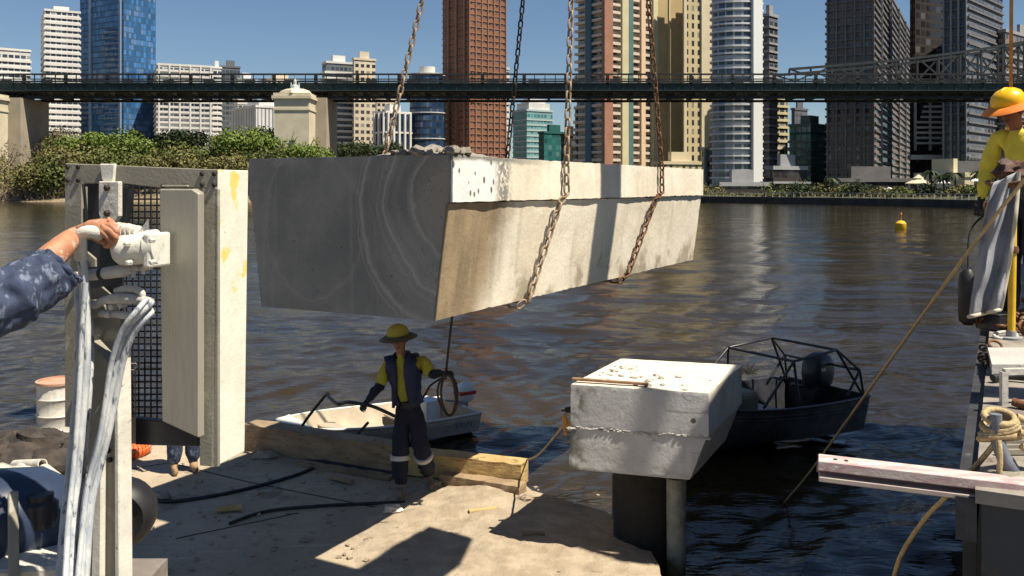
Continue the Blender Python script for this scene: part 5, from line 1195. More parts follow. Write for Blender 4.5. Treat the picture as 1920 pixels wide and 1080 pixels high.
def fingers(sk, wrist_i, wrist, hand_dir, palm_n, sc=1.0, curl=1.0, r=.0095, thumb_side=1):
    """palm and five jointed fingers; palm_n = direction the palm faces"""
    d = Vector(hand_dir).normalized(); n = Vector(palm_n); n = (n - d * n.dot(d)).normalized(); s_ = d.cross(n) * thumb_side
    w_ = Vector(wrist)
    pm = sk.a(w_ + d * .045 * sc, (.036 * sc, .020 * sc), wrist_i)
    for k, (off_, L) in enumerate([(.030, .078), (.010, .088), (-.011, .082), (-.031, .064)]):
        kn = w_ + d * .088 * sc + s_ * off_ * sc; i = sk.a(kn, r * sc * 1.1, pm); a = 0; p = kn
        for j, (fr, add) in enumerate([(.46, .75), (.30, 1.15), (.24, .8)]):
            a += add * curl; p = p + (d * math.cos(a) + n * math.sin(a)) * L * fr * sc; i = sk.a(p, r * sc * (1 - .12 * j), i)
    t0 = w_ + d * .030 * sc + s_ * .036 * sc; i = sk.a(t0, r * 1.25 * sc, pm)
    t1 = t0 + (d * .55 + s_ * .35 + n * .55 * curl).normalized() * .036 * sc; i = sk.a(t1, r * 1.1 * sc, i)
    t2 = t1 + (d * .7 - s_ * .25 * curl + n * .5 * curl).normalized() * .032 * sc; sk.a(t2, r * .95 * sc, i)

def person(label, J, mats, face_dir, loc, hat=None, vest=None, hands='glove', bands=None, cut=None, bulk=1.0, group=None, boots=boot_m, skinm=None, hairc=(.03, .02, .015), fold=.012):
    """J: dict of joints in world space. mats = (shirt, sleeve lower, trousers)"""
    t = thing('person', label, 'person', loc, group); k = Sk(); V = lambda n: Vector(J[n]); B_ = bulk
    pel = k.a(V('pelvis'), (.165 * B_, .125 * B_)); wst = k.a(V('pelvis').lerp(V('chest'), .45), (.145 * B_, .11 * B_), pel); ch = k.a(V('chest'), (.165 * B_, .115 * B_), wst)
    nb = k.a(V('neck'), (.062, .058), ch); nk = k.a(V('neck').lerp(V('head'), .45), .052, nb)
    fd = Vector(face_dir).normalized(); hd = V('head'); up_ = (hd - V('neck')).normalized()
    j1 = k.a(hd - up_ * .04 + fd * .012, (.068, .076), nk); j2 = k.a(hd + up_ * .045 - fd * .006, (.077, .09), j1); k.a(hd + up_ * .10 - fd * .008, (.055, .065), j2)
    Z = []
    Z += [(V('head') - up_ * .05, V('head') + up_ * .1, 1.25, 0), (V('neck') + up_ * .035, V('head'), 1.9, 0)]
    Z += [(V('pelvis').lerp(V('chest'), .55), V('neck') - up_ * .02, 2.0, 1), (V('pelvis') - Vector((0, 0, .06)), V('pelvis').lerp(V('chest'), .22), 2.0, 3)]
    for s in 'LR':
        sh = k.a(V('sh' + s), .072 * B_, ch); el_ = V('el' + s); ha = V('ha' + s)
        um = k.a(V('sh' + s).lerp(el_, .45), .070 * B_, sh); e = k.a(el_, .060 * B_, um); fm_ = k.a(el_.lerp(ha, .4), .055 * B_, e); wr = k.a(ha, .030, fm_)
        if hands == 'bare': pass
        dirh = (ha - el_).normalized(); fingers(k, wr, ha, dirh, J.get('palm' + s, (0, 0, -1)), .95, .8, thumb_side=1 if s == 'L' else -1)
        Z += [(V('sh' + s), el_.lerp(V('sh' + s), .15), 1.1, 1), (el_.lerp(V('sh' + s), .10), ha - dirh * .03, 1.0, 2), (ha + dirh * .015, ha + dirh * .2, .9, 0 if hands == 'bare' else 5)]
        hp = k.a(V('hip' + s), .115 * B_, pel); kn = V('kn' + s); an = V('an' + s); ft = V('toe' + s)
        tm = k.a(V('hip' + s).lerp(kn, .5), .115 * B_, hp); q = k.a(kn, .098 * B_, tm); cm = k.a(kn.lerp(an, .45), .100 * B_, q); a_ = k.a(an + Vector((0, 0, .06)), .088 * B_, cm)
        a2 = k.a(an, .045, a_); f1 = k.a(an.lerp(ft, .5) - Vector((0, 0, .03)), (.046, .036), a2); k.a(ft, (.042, .03), f1)
        Z += [(V('hip' + s), kn, 1.6, 3), (kn, an + Vector((0, 0, .05)), 1.5, 3), (an - Vector((0, 0, .02)), ft, 1.3, 4)]
    me = skin_mesh('body', k.v, k.e, k.r)
    M_ = [skinm or skin_d, mats[0], mats[1], mats[2], boots, black]
    body = finish('body', me, M_, Z, t, fold, len(label))
    # face: nose, ears, eyes, mouth
    rt = fd.cross(up_).normalized()
    b = MB(); b.blob(hd + fd * .098 - up_ * .005, (.012, .016, .022), 1, .1, 6); b.build('nose', skinm or skin_d, t, 60)
    for s in (-1, 1):
        b = MB(); b.blob(hd + rt * .085 * s + up_ * .01, (.012, .02, .032), 2, .1, 6); b.build('ear', skinm or skin_d, t, 60)
        b = MB(); b.blob(hd + fd * .086 + rt * .032 * s + up_ * .028, (.012, .008, .007), 2, .1, 6); b.build('eye', black, t, 60)
    b = MB(); b.tube([hd + fd * .085 - up_ * .048 + rt * -.024, hd + fd * .092 - up_ * .05, hd + fd * .085 - up_ * .048 + rt * .024], .006, 6); b.build('mouth', mat('lips', (.22, .09, .07)), t, 60)
    hb_ = MB(); vs = []
    hb_.blob(hd + up_ * .055 - fd * .018, (.092, .092, .075), 3, .05, 10); hb_.build('hair', mat('dark_hair', hairc, tuple(x * .6 for x in hairc), 30, .7), t, 60)
    if hat:
        dome_m, brim_m, R1, tilt = hat; ax_ = (up_ + fd * tilt + Vector((0, 0, .3))).normalized(); c0 = hd + up_ * .075
        b = MB(); b.lathe(c0, [(.118, -.012), (.125, .01), (.122, .05), (.105, .085), (.07, .112), (.03, .125), (.005, .127)], 24, axis=ax_); dm = b.build('hard_hat', dome_m, t, 60)
        b = MB(); b.lathe(c0, [(.10, .004), (.15, .006), (R1, -.03), (R1 + .004, -.034), (.15, -.002), (.10, -.006)], 30, axis=ax_); b.build('brim', brim_m, dm, 60)
        b = MB(); q_ = Vector((0, 0, 1)).rotation_difference(ax_)
        b.tube([c0 + q_ @ Vector((math.cos(a) * .02, 0, 0)) + fd * math.cos(a) * .118 + ax_ * (math.sin(a) * .118 + .01) for a in [math.pi * i / 10 for i in range(2, 9)]], .008, 6); b.build('ridge', dome_m, dm, 60)
    if vest:
        # shell lifted off the torso faces, open strip at the front
        me2 = body.data; me2.update(); off = parent_world(t); vs = []; fs = []; mp_ = {}
        ctr = V('chest'); nk_z = V('neck').z - .0; lo = V('pelvis').z + .08
        for p in me2.polygons:
            c = p.center + off
            if p.material_index in (1, 3) and lo < c.z < nk_z + .03:
                lat = (c - ctr).dot(rt); fr = (c - ctr).dot(fd)
                if abs(lat) < .17 * B_ and not (fr > .02 and abs(lat) < .045):
                    f = []
                    for vi in p.vertices:
                        if vi not in mp_: mp_[vi] = len(vs); vs.append(me2.vertices[vi].co + off + me2.vertices[vi].normal * .018)
                        f.append(mp_[vi])
                    fs.append(f)
        b = MB(); b.add(vs, fs); o = b.build('float_vest', vest, t, 60); sd_ = o.modifiers.new('thick', 'SOLIDIFY'); sd_.thickness = .03; sd_.offset = 1
    if bands:
        for s in 'LR':
            kn, an = V('kn' + s), V('an' + s); c = kn.lerp(an, .12); d = (an - kn).normalized()
            b = MB(); b.tube([c - d * .025, c + d * .025], .112 * B_, 16); o = b.build('reflective_band', reflect, t, 50)
    return t, body

# the workman on the barge
YW = 10.05
def wp(px, py, dy=0): return Vector(((px - 960) / F * YW, YW + dy, ZC + (HZ - py) / F * YW))
gz_ = DK
J = dict(pelvis=wp(767, 772), chest=wp(757, 697), neck=wp(753, 664), head=wp(749, 640, -.02),
         shL=wp(793, 676, .02), elL=wp(812, 700, -.10), haL=wp(835, 692, -.24), shR=wp(724, 680, .02), elR=wp(713, 722, -.06), haR=wp(695, 744, -.20),
         hipL=wp(781, 788), knL=wp(793, 845, -.06), anL=wp(800, 898, .10), toeL=Vector((wp(806, 0).x, 10.02, DK + .06)),
         hipR=wp(754, 788), knR=wp(751, 848, -.04), anR=Vector((wp(752, 0).x, 9.98, DK + .12)), toeR=Vector((wp(752, 0).x, 9.80, DK + .05)))
J['anL'] = Vector((wp(800, 0).x, 10.25, DK + .12)); J['toeL'] = Vector((wp(808, 0).x, 10.07, DK + .05))
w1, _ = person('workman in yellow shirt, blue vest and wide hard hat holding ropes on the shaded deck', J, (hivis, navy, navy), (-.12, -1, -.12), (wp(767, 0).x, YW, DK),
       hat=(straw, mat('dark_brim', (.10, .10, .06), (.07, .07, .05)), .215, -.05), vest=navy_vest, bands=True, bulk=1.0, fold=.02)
bd = MB()
c = (J['pelvis'] + Vector((0, 0, .10))); bd.tube([c - Vector((0, 0, .03)), c + Vector((0, 0, .03))], .155, 18, flat=.78); bd.build('belt', black, w1, 50)
hl, hr = J['haL'] + Vector((.02, -.06, .0)), J['haR'] + Vector((-.03, -.07, -.02))
cable('tag_line', 'straight dark tag line from the workman up to the underside of the hanging beam', [hl + Vector((0, 0, -.05)), hl + Vector((.01, 0, .03)), hl.lerp(bw(1.5, .9, hb), .5), bw(1.5, .9, hb - .005)], .013, black, 'rope')
pts = []
for k in range(52):
    a = 2 * math.pi * k / 17; L = .215 + .03 * math.sin(k * .37); wd_ = .09 + .02 * math.cos(k * .21)
    pts.append(hl + Vector((.03 + wd_ * math.sin(a), -.02 + .02 * math.sin(k * .5), -L + L * math.cos(a))))
cable('rope_coil', 'dark looped rope coil hanging from the raised glove of the workman', pts, .0125, mat('dark_rope', (.07, .045, .035), (.04, .03, .025), 30, .8), 'rope', n=7)
cable('air_hose', 'dark hose running from the lowered glove over the dinghy down to the deck at left', [wp(745, 772, -.2), hr + Vector((.12, 0, -.03)), hr, wp(660, 746, -.2), wp(645, 752, -.1), wp(632, 757, 0), wp(600, 765, .5), wp(574, 782, 1.0), Q(563, 826) + Vector((0, 0, .15)), Q(556, 853) + Vector((0, 0, .02)), Q(580, 862) + Vector((0, 0, .03)), Q(660, 878) + Vector((0, 0, .03))], .019, black, 'hose')
cable('rope_end', 'dark rope falling behind the elbow of the workman to his hip', [hl + Vector((-.02, .02, -.03)), wp(808, 722, .0), wp(797, 741, .1), wp(785, 760, .15)], .012, black, 'rope')

# second workman behind the guard panel, only boots and jeans show
def stand(x, y, z, h, fd, armdx=.28):
    fd = Vector(fd).normalized(); rt = fd.cross(Vector((0, 0, 1))); g = Vector((x, y, z)); s_ = h / 1.78; q = lambda r_, f_, u_: g + (rt * r_ + fd * f_ + Vector((0, 0, u_))) * s_
    return dict(pelvis=q(0, 0, .98), chest=q(0, 0, 1.32), neck=q(0, .01, 1.50), head=q(0, .03, 1.65), shL=q(-.19, 0, 1.44), elL=q(-armdx, 0, 1.17), haL=q(-armdx + .02, .12, .95), shR=q(.19, 0, 1.44), elR=q(armdx, 0, 1.17), haR=q(armdx - .02, .12, .95),
                hipL=q(-.09, 0, .90), knL=q(-.11, .03, .50), anL=q(-.12, 0, .10), toeL=q(-.13, .19, .05), hipR=q(.09, 0, .90), knR=q(.11, .03, .50), anR=q(.12, 0, .10), toeR=q(.13, .19, .05))
g = Q(338, 884); x0 = g.x + .04
J2 = stand(x0, g.y, DK, 1.62, (.5, -.85, 0), .22)
person('second worker in jeans hidden behind the saw frame with only a boot showing', J2, (navy, navy, denim), (.5, -.85, 0), (x0, g.y, DK), boots=mat('tan_boot', (.35, .22, .12), (.26, .16, .09)))

# operator at the left edge: arm, hand and body
ha_ = Mp(158, 431, -.155); el_ = P(40, 520, 2.42); sh_ = P(-215, 555, 2.05)
op = thing('person', 'operator reaching in from the left edge in dusty navy sleeve to grip the saw', 'person', (sh_.x - .25, sh_.y - .1, ZC - 1.62))
k = Sk(); nk_ = sh_ + Vector((-.2, .0, .09)); chest = sh_ + Vector((-.2, 0, -.12)); pel_ = chest + Vector((0, 0, -.40))
elb = P(-15, 575, 2.33)
i0 = k.a(pel_, (.16, .12)); i1 = k.a(chest, (.17, .12), i0); i2 = k.a(nk_, .06, i1); i3 = k.a(nk_ + Vector((.02, .02, .08)), .055, i2); i4 = k.a(nk_ + Vector((.04, .04, .15)), (.07, .08), i3); i5 = k.a(nk_ + Vector((.04, .04, .24)), (.07, .08), i4)
s1 = k.a(sh_, .075, i1); s2 = k.a(elb, .055, s1); s3 = k.a(P(72, 505, 2.43), .046, s2); s35 = k.a(P(118, 462, 2.5), .037, s3); s4 = k.a(Mp(143, 436, -.17), (.031, .025), s35)
# back of the hand: wrist -> knuckles across the bar
wv = Mp(143, 436, -.17); K0 = Mp(190, 419, -.165)
pm = k.a(Mp(164, 424, -.172), (.033, .024), s4); pm2 = k.a(Mp(180, 424, -.172), (.035, .024), pm)
knk = [Mp(200, 413, -.150), Mp(206, 422, -.168), Mp(207, 433, -.176), Mp(204, 444, -.176)]
k_mid = [Mp(215, 423, -.158), Mp(220, 434, -.170), Mp(219, 446, -.172), Mp(213, 455, -.168)]
k_tip = [Mp(212, 436, -.163), Mp(214, 447, -.160), Mp(211, 456, -.155), Mp(204, 461, -.152)]
k_end = [Mp(203, 440, -.150), Mp(204, 450, -.148), Mp(202, 457, -.143), Mp(196, 460, -.14)]
for a_, b_, c_, d_ in zip(knk, k_mid, k_tip, k_end):
    q = k.a(a_, .0115, pm2); q = k.a(b_, .0105, q); q = k.a(c_, .0095, q); k.a(d_, .0085, q)
q = k.a(Mp(172, 442, -.165), .013, pm); q = k.a(Mp(192, 452, -.150), .011, q); k.a(Mp(212, 459, -.142), .010, q)
lg = pel_ + Vector((0, 0, -.05))
for s in (-1, 1):
    h = k.a(lg + Vector((.1 * s, 0, -.05)), .10, i0); kk = k.a(lg + Vector((.12 * s, .03, -.42)), .07, h); an = k.a(Vector((lg.x + .12 * s, lg.y, ZC - 1.53)), .045, kk); k.a(Vector((lg.x + .13 * s, lg.y + .18, ZC - 1.58)), .035, an)
s6 = k.a(sh_ + Vector((-.42, 0, -.02)), .075, i1); s7 = k.a(sh_ + Vector((-.5, .05, -.3)), .05, s6); k.a(sh_ + Vector((-.42, .2, -.48)), .04, s7)
me = skin_mesh('body', k.v, k.e, k.r, sub=3)
Z = [(P(98, 484, 2.47), Mp(220, 435, -.16), 1.0, 0), (sh_, P(60, 515, 2.43), 1.6, 1), (chest, pel_, 2, 1), (pel_, lg + Vector((0, 0, -.9)), 2, 1), (nk_ + Vector((.04, .04, .1)), nk_ + Vector((.04, .04, .25)), 1, 0), (sh_ + Vector((-.42, 0, 0)), sh_ + Vector((-.42, .2, -.48)), 1.3, 1)]
finish('body', me, [skin_m, denim], Z, op, 0)
# knuckle creases and dusty nails stay in the skin; thumb nail as its own part
b = MB(); b.blob(Mp(213, 457, -.150), (.006, .003, .005), 1, .05, 6); b.build('thumb_nail', mat('nail', (.62, .42, .34)), op, 60)
# loose sleeve with folds and an open cuff
pts = [sh_ + Vector((-.05, 0, 0)), P(-90, 575, 2.28), P(-15, 572, 2.33), P(40, 545, 2.38), P(85, 522, 2.42), P(112, 505, 2.45), P(117, 501, 2.455)]
rad_ = [.105, .098, .092, .080, .067, .060, .060]; cp_ = curve(pts, 10); n = 40; vs = []; fs = []
up = Vector((0, 0, 1))
for i, p in enumerate(cp_):
    f = i / (len(cp_) - 1) * (len(rad_) - 1); i0_ = min(int(f), len(rad_) - 2); r_ = rad_[i0_] * (1 - (f - i0_)) + rad_[i0_ + 1] * (f - i0_)
    t_ = (cp_[min(i + 1, len(cp_) - 1)] - cp_[max(i - 1, 0)]).normalized(); u_ = (up - t_ * up.dot(t_)).normalized(); sd = t_.cross(u_)
    for kx in range(n):
        a = 2 * math.pi * kx / n; q = Vector((math.cos(a) * 2, math.sin(a) * 2, i * .16)); dmp = min(1, (len(cp_) - 1 - i) / 6)
        rr_ = r_ * (1 + .18 * dmp * noise.noise(q) + .10 * dmp * noise.noise(q * 2.3 + Vector((0, 0, 4))) + .03 * math.sin(i * .9 + math.sin(a) * 2.2) * dmp)
        vs.append(p + (u_ * math.cos(a) + sd * math.sin(a)) * rr_)
m_ = len(cp_)
for i in range(m_ - 1):
    for kx in range(n): k2 = (kx + 1) % n; fs.append((i * n + kx, i * n + k2, (i + 1) * n + k2, (i + 1) * n + kx))
b = MB(); b.add(vs, fs); o = b.build('sleeve', denim, op, 80); sd_ = o.modifiers.new('thick', 'SOLIDIFY'); sd_.thickness = .004; sd_.offset = -1
ss = o.modifiers.new('sub', 'SUBSURF'); ss.levels = 1; ss.render_levels = 1
b = MB()
for off_ in (-2, -9):
    ring = vs[(m_ + off_ - 1) * n:(m_ + off_) * n]; ce = sum(ring, Vector()) / n; b.tube([ce + (p - ce) * 1.012 for p in ring] + [ce + (ring[0] - ce) * 1.012], .0016, 4)
b.build('cuff_seam', mat('seam_thread', (.09, .11, .17)), o)

# ================================================================== the second barge at right with its crane
E0 = Vector((1.74, 3.4, 0)); ZD = ZC - 1.1
def e2(s, n_, z=0): return E0 + LD * s + ND * n_ + Vector((0, 0, z))
bg_ = thing('crane_barge', 'tall dark sided crane barge along the right edge', 'barge', e2(3, 4))
pl = [e2(-6, 0), e2(11, 0), e2(11, 13), e2(-6, 13)]; pl = [(p.x, p.y) for p in reversed(pl)]; pl.reverse()
pl = [(p.x, p.y) for p in (e2(-.12, 0), e2(-.12, 13), e2(11, 13), e2(11, 0))]
b = MB(); b.prism(pl, ZD - .05, ZD); b.build('deck', deck2_m, bg_)
b = MB(); b.prism([(p.x, p.y) for p in (e2(-.10, .02), e2(-.10, 12.9), e2(10.9, 12.9), e2(10.9, .02))], -.6, ZD - .051); b.build('hull', hull_m, bg_)
b = MB(); b.beam(e2(-.1, -.03, ZD - .12), e2(11, -.03, ZD - .12), .07, .16); b.beam(e2(-.1, -.02, ZD - 1.3), e2(11, -.02, ZD - 1.3), .06, .12); b.build('rubbing_strake', mat('worn_steel_edge', (.06, .062, .07), (.035, .035, .04), 8, .6, .3, c3=(.2, .2, .2), s3=12, t3=.64), bg_)
for i in range(9):
    b = MB(); b.box(e2(0.3 + i * 1.3, -.03, ZD - .75), (.05, .05, 1.0), math.atan2(LD.y, LD.x)); b.build('hull_rib', hull_m, bg_)
# worker at right
p0 = Vector(((1916 - 960) / F * 7.0, 7.0, ZD)); J3 = stand(p0.x + .02, p0.y, ZD, 1.87, (-.75, -.5, 0))
J3['head'] = P(1897, 212, 7.0); J3['neck'] = P(1907, 243, 7.02); J3['haL'] = J3['chest'] + Vector((-.15, -.35, -.28)); J3['elL'] = J3['shL'] + Vector((.02, -.12, -.28))
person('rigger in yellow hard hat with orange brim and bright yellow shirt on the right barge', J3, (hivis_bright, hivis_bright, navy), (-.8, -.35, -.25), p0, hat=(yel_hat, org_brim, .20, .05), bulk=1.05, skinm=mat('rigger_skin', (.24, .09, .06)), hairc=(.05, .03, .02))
# yellow pole
cpole = P(1888, 560, 7.35); t = thing('yellow_pole', 'tall yellow steel pole standing on the right barge beside the rigger', 'pole', (cpole.x, cpole.y, ZD))
b = MB(); b.tube([(cpole.x, cpole.y, ZD), (cpole.x + .02, cpole.y, ZD + .9), (cpole.x + .03, cpole.y, ZD + 1.65)], .030, 12); b.build('lower_tube', yellow_p, t, 50)
b = MB(); b.tube([(cpole.x + .03, cpole.y, ZD + 1.62), (cpole.x + .04, cpole.y, ZD + 3.3)], .014, 10); b.build('upper_rod', mat('orange_rod', (.55, .25, .05), (.45, .18, .04), 12), t, 50)
b = MB(); b.lathe((cpole.x + .02, cpole.y, ZD + .86), [(.045, 0), (.05, .03), (.045, .07)], 14); b.build('collar', yellow_p, t, 40)
b = MB(); b.lathe((cpole.x, cpole.y, ZD), [(.09, 0), (.09, .015), (.045, .02), (.04, .07)], 14); b.build('base', grayb, t, 40)
b = MB(); b.beam((cpole.x + .0, cpole.y, ZD + 1.6), (cpole.x + .22, cpole.y - .02, ZD + 1.62), .03, .03); b.build('bracket', rust, t)
yp = P(1896, 560, 6.55); t = thing('yellow_post', 'short yellow steel post in front of the legs of the rigger', 'post', (yp.x, yp.y, ZD))
b = MB(); b.tube([(yp.x, yp.y, ZD), (yp.x + .01, yp.y, ZD + .6), (yp.x + .015, yp.y, ZC + .11)], .026, 12); b.build('tube', yellow_p, t, 50)
b = MB(); b.lathe((yp.x + .01, yp.y, ZD + .62), [(.036, 0), (.042, .02), (.036, .05)], 14); b.build('collar', rust, t, 40)
b = MB(); b.lathe((yp.x, yp.y, ZD), [(.08, 0), (.08, .015), (.036, .02), (.034, .06)], 14); b.build('base', grayb, t, 40)
# hanging tarpaulin
tp_ = thing('tarpaulin', 'grey tarpaulin hanging over the barge side rail below the rigger', 'tarpaulin', P(1865, 600, 6.4))
vs = []; fs = []; nu, nv_ = 22, 34
for j in range(nv_ + 1):
    for i in range(nu + 1):
        u, v = i / nu, j / nv_
        xl_ = 1866 - 50 * v ** .7; xr_ = 1910 - 34 * v ** 1.6
        px_ = xl_ + (xr_ - xl_) * u; py_ = 342 + 252 * v - 14 * u * v - 20 * u * (1 - v)
        vs.append(P(px_, py_, 6.15 + .05 * math.sin(u * 9 + v * 3.5) + .05 * noise.noise(Vector((u * 3, v * 5, 2)))))
for j in range(nv_):
    for i in range(nu): k_ = j * (nu + 1) + i; fs.append((k_, k_ + nu + 1, k_ + nu + 2, k_ + 1))
b = MB(); b.add(vs, fs); o = b.build('sheet', tarp, tp_, 80); s_ = o.modifiers.new('t', 'SOLIDIFY'); s_.thickness = .008
b = MB(); b.tube([vs[j * (nu + 1) + nu] for j in range(nv_ + 1)], .014, 6); b.tube([vs[nv_ * (nu + 1) + i] for i in range(nu + 1)], .014, 6); b.build('hem', mat('pale_hem', (.55, .50, .40)), tp_, 60)
# fender, rusty post, side rail
fc = P(1815, 558, 7.0)
t = thing('fender', 'black rubber fender hanging on the barge side left of the tarpaulin', 'fender', fc)
b = MB(); b.lathe(fc - Vector((0, 0, .20)), [(.03, -.01), (.065, .02), (.07, .1), (.07, .32), (.06, .38), (.03, .42)], 16); b.build('body', black, t, 50)
b = MB(); b.tube(curve([fc + Vector((0, 0, .2)), fc + Vector((.04, .05, .5)), P(1848, 400, 7.1)], 6), .008, 6); b.build('lanyard', black, t)
rp = P(1842, 520, 7.3)
t = thing('rusty_post', 'flaking rusty post standing at the barge edge left of the tarpaulin', 'post', (rp.x + .10, rp.y, ZD))
b = MB(); b.beam((rp.x + .02, rp.y, ZD - .1), (rp.x + .05, rp.y, ZC - .12), .06, .06); b.build('upright', mat('flaking_post', (.32, .20, .14), (.12, .07, .05), 20, .85, c3=(.55, .48, .42), s3=26, t3=.56), t)
b = MB(); b.beam((rp.x - .05, rp.y, ZC - .14), (rp.x + .16, rp.y, ZC - .12), .05, .03); b.build('cap', rust, t)
b = MB(); b.tube(curve([P(1852, 342, 6.6), P(1872, 350, 6.3), P(1905, 345, 6.1), P(1960, 338, 5.9)], 5), .02, 8); tag(b.build('side_rail', rust, smooth=50), 'rusty tube rail carrying the grey tarpaulin', 'rail')
# rust brown clutter above the deck
def clutter(label, px, py, D, s, seed, m): c = P(px, py, D); b = MB(); b.blob(c, (s, s * .8, s * .7), seed, .9, 12, fr=2.2); return tag(b.build('canvas_bundle', m, smooth=45), label, 'bundle')
clutter('brown canvas bundle on the rail under the rigger', 1898, 322, 6.5, .11, 2, mat('brown_canvas', (.12, .06, .04), (.06, .035, .03), 14))
# shackles, plates, bollard, coiled rope
def ring_(name, label, c, rx, ry, r, m, rot=(0, 0, 0), cat='shackle'):
    Mr = Matrix.Rotation(rot[0], 3, 'X') @ Matrix.Rotation(rot[1], 3, 'Y') @ Matrix.Rotation(rot[2], 3, 'Z'); b = MB()
    b.tube([Vector(c) + Mr @ Vector((rx * math.cos(a), ry * math.sin(a), 0)) for a in [2 * math.pi * i / 24 for i in range(25)]], r, 8, cap=False); return tag(b.build(name, m, smooth=60), label, cat)
def zd(px, py): return PD(px, py, ZD)
c = zd(1885, 634); ring_('shackle', 'pale oval steel ring lying on the right barge deck', c + Vector((0, 0, .02)), .09, .05, .013, splat, (0.3, 0, .3))
c = zd(1866, 652); ring_('shackle', 'small dark ring beside the pale oval ring', c + Vector((0, 0, .02)), .04, .04, .009, rust, (0.6, 0, 0))
c = zd(1895, 600); ring_('shackle', 'rusty chain link at the foot of the yellow pole', c + Vector((0, 0, .03)), .10, .06, .02, rust, (.5, .2, .4))
c = zd(1905, 585); ring_('shackle', 'second rusty link leaning behind the pole foot', c + Vector((0.02, 0, .06)), .09, .06, .02, rust, (1.1, .2, .2))
b = MB(); q = [zd(1852, 672), zd(1925, 672), zd(1960, 706), zd(1860, 706)]; b.prism([(p.x, p.y) for p in (q[3], q[2], q[1], q[0])], ZD + .002, ZD + .07); tag(b.build('plate', conc2, bevel=.006), 'pale flat concrete slab on the right barge deck', 'slab')
t = thing('lashing_frame', 'small rusty steel frame with dark opening on the right barge deck', 'frame', zd(1890, 750))
b = MB(); c = zd(1882, 760); b.beam(c, c + Vector((.0, 0, .17)), .03, .03); b.beam(c + Vector((0, 0, .17)), c + Vector((.22, .02, .17)), .03, .03); b.beam(c + Vector((.2, .02, 0)), c + Vector((.2, .02, .17)), .03, .03); b.build('frame', splat, t)
b = MB(); b.tube(curve([c + Vector((.02, -.05, .03)), c + Vector((.07, -.1, .02)), c + Vector((.16, -.08, .03)), c + Vector((.25, -.02, .04))], 5), .022, 8); b.build('tube', rust, t, 50)
b = MB()
for i in range(7): a0_ = zd(1868, 800 + i * 9) ; b.beam(a0_ + Vector((0, 0, .015)), a0_ + Vector((.45, .01, .015)), .018, .02)
tag(b.build('deck_grating', galv), 'slatted steel grating on the right barge deck beside the rope', 'grating')
t = thing('chain_heap', 'rusty heap of chain links on the right barge deck below the tarpaulin', 'chain heap', zd(1895, 618)); me_l = link_mesh('link', rust, .11, .07, .012); rc = random.Random(9); base_p = zd(1895, 618)
for i in range(34):
    o = bpy.data.objects.new('link', me_l); C.objects.link(o); o.parent = t; o.location = (rc.gauss(0, .13), rc.gauss(.0, .16), abs(rc.gauss(.03, .03))); o.rotation_euler = (rc.uniform(0, 3), rc.uniform(0, 3), rc.uniform(0, 3))
c = zd(1862, 618); b = MB(); b.box(c + Vector((.0, 0, .06)), (.12, .2, .12), .4); b.box(c + Vector((0, 0, .125)), (.13, .21, .015), .4); tag(b.build('battery_box', black_metal, bevel=.01), 'small black box at the barge edge under the tarpaulin', 'box')
c = zd(1905, 720); b = MB(); b.tube(curve([c + Vector((-.12, .02, .03)), c + Vector((0, .06, .03)), c + Vector((.12, .0, .03)), c + Vector((.25, -.05, .03))], 5), .02, 8); tag(b.build('black_hose', black, smooth=60), 'short black hose on the right barge deck behind the rusty frame', 'hose')
t = thing('chain', 'short dark chain lying along the right barge edge', 'chain', zd(1848, 690)); me_l = link_mesh('link', dark_steel, .08, .05, .008)
for i in range(14):
    o = bpy.data.objects.new('link', me_l); C.objects.link(o); o.parent = t; o.location = Vector((.02 * math.sin(i * .8), 0, .012)) + LD * (i * .055); o.rotation_euler = (R(90) if i % 2 else 0, 0, 0); o.rotation_euler = (R(90 * (i % 2)), R(90), math.atan2(LD.y, LD.x))
bc = zd(1882, 892); t = thing('mooring_bitt', 'bent grey steel mooring bitt with rope at the right barge edge', 'bitt', bc)
b = MB(); b.tube(curve([bc + Vector((.04, 0, 0)), bc + Vector((.0, .0, .07)), bc + Vector((-.025, .0, .14)), bc + Vector((-.03, 0, .20)), bc + Vector((-.03, 0, .235))], 5), [.032] * 5 + [.026] * 5 + [.022] * 11, 12); b.build('horn', mat('worn_grey_steel', (.20, .22, .26), (.13, .14, .17), 12, .6, .3), t, 50)
b = MB(); b.box(bc + Vector((.05, .01, .01)), (.22, .14, .03), .4); b.build('base', galv, t, bevel=.006)
b = MB(); cc = bc + Vector((.02, .02, .17))
for i in range(4):
    b.tube([cc + Vector((-.02 + (.055 + .006 * i) * math.cos(a), .01 + .045 * math.sin(a), .045 - i * .026 + .018 * math.sin(a + i))) for a in [2 * math.pi * k_ / 16 for k_ in range(17)]], .0135, 7)
b.tube(curve([cc + Vector((.04, 0, .05)), cc + Vector((.09, -.01, .02)), cc + Vector((.10, -.02, -.06)), cc + Vector((.07, -.03, -.10)), cc + Vector((.13, -.02, -.12))], 5), .0135, 7)
b.tube(curve([cc + Vector((.03, -.04, 0)), cc + Vector((.085, -.05, -.02)), cc + Vector((.075, -.05, -.07)), cc + Vector((.03, -.05, -.05))], 5), .0135, 7)
b.tube(curve([cc + Vector((-.05, -.04, -.03)), cc + Vector((-.055, -.06, -.09)), cc + Vector((-.06, -.06, -.16))], 4), .011, 7)
tag(b.build('rope_knot', rope_m, smooth=60), 'bulky knot of tan rope wound on the mooring bitt', 'rope')
cable('tail_rope', 'tan rope running from the mooring bitt down behind the pink beam', [cc + Vector((-.04, -.02, -.03)), P(1835, 868, 3.55), P(1805, 898, 3.7), P(1770, 935, 3.9), P(1735, 972, 4.1), P(1690, 1040, 4.3), P(1670, 1110, 4.5)], .011, rope_m, 'rope')
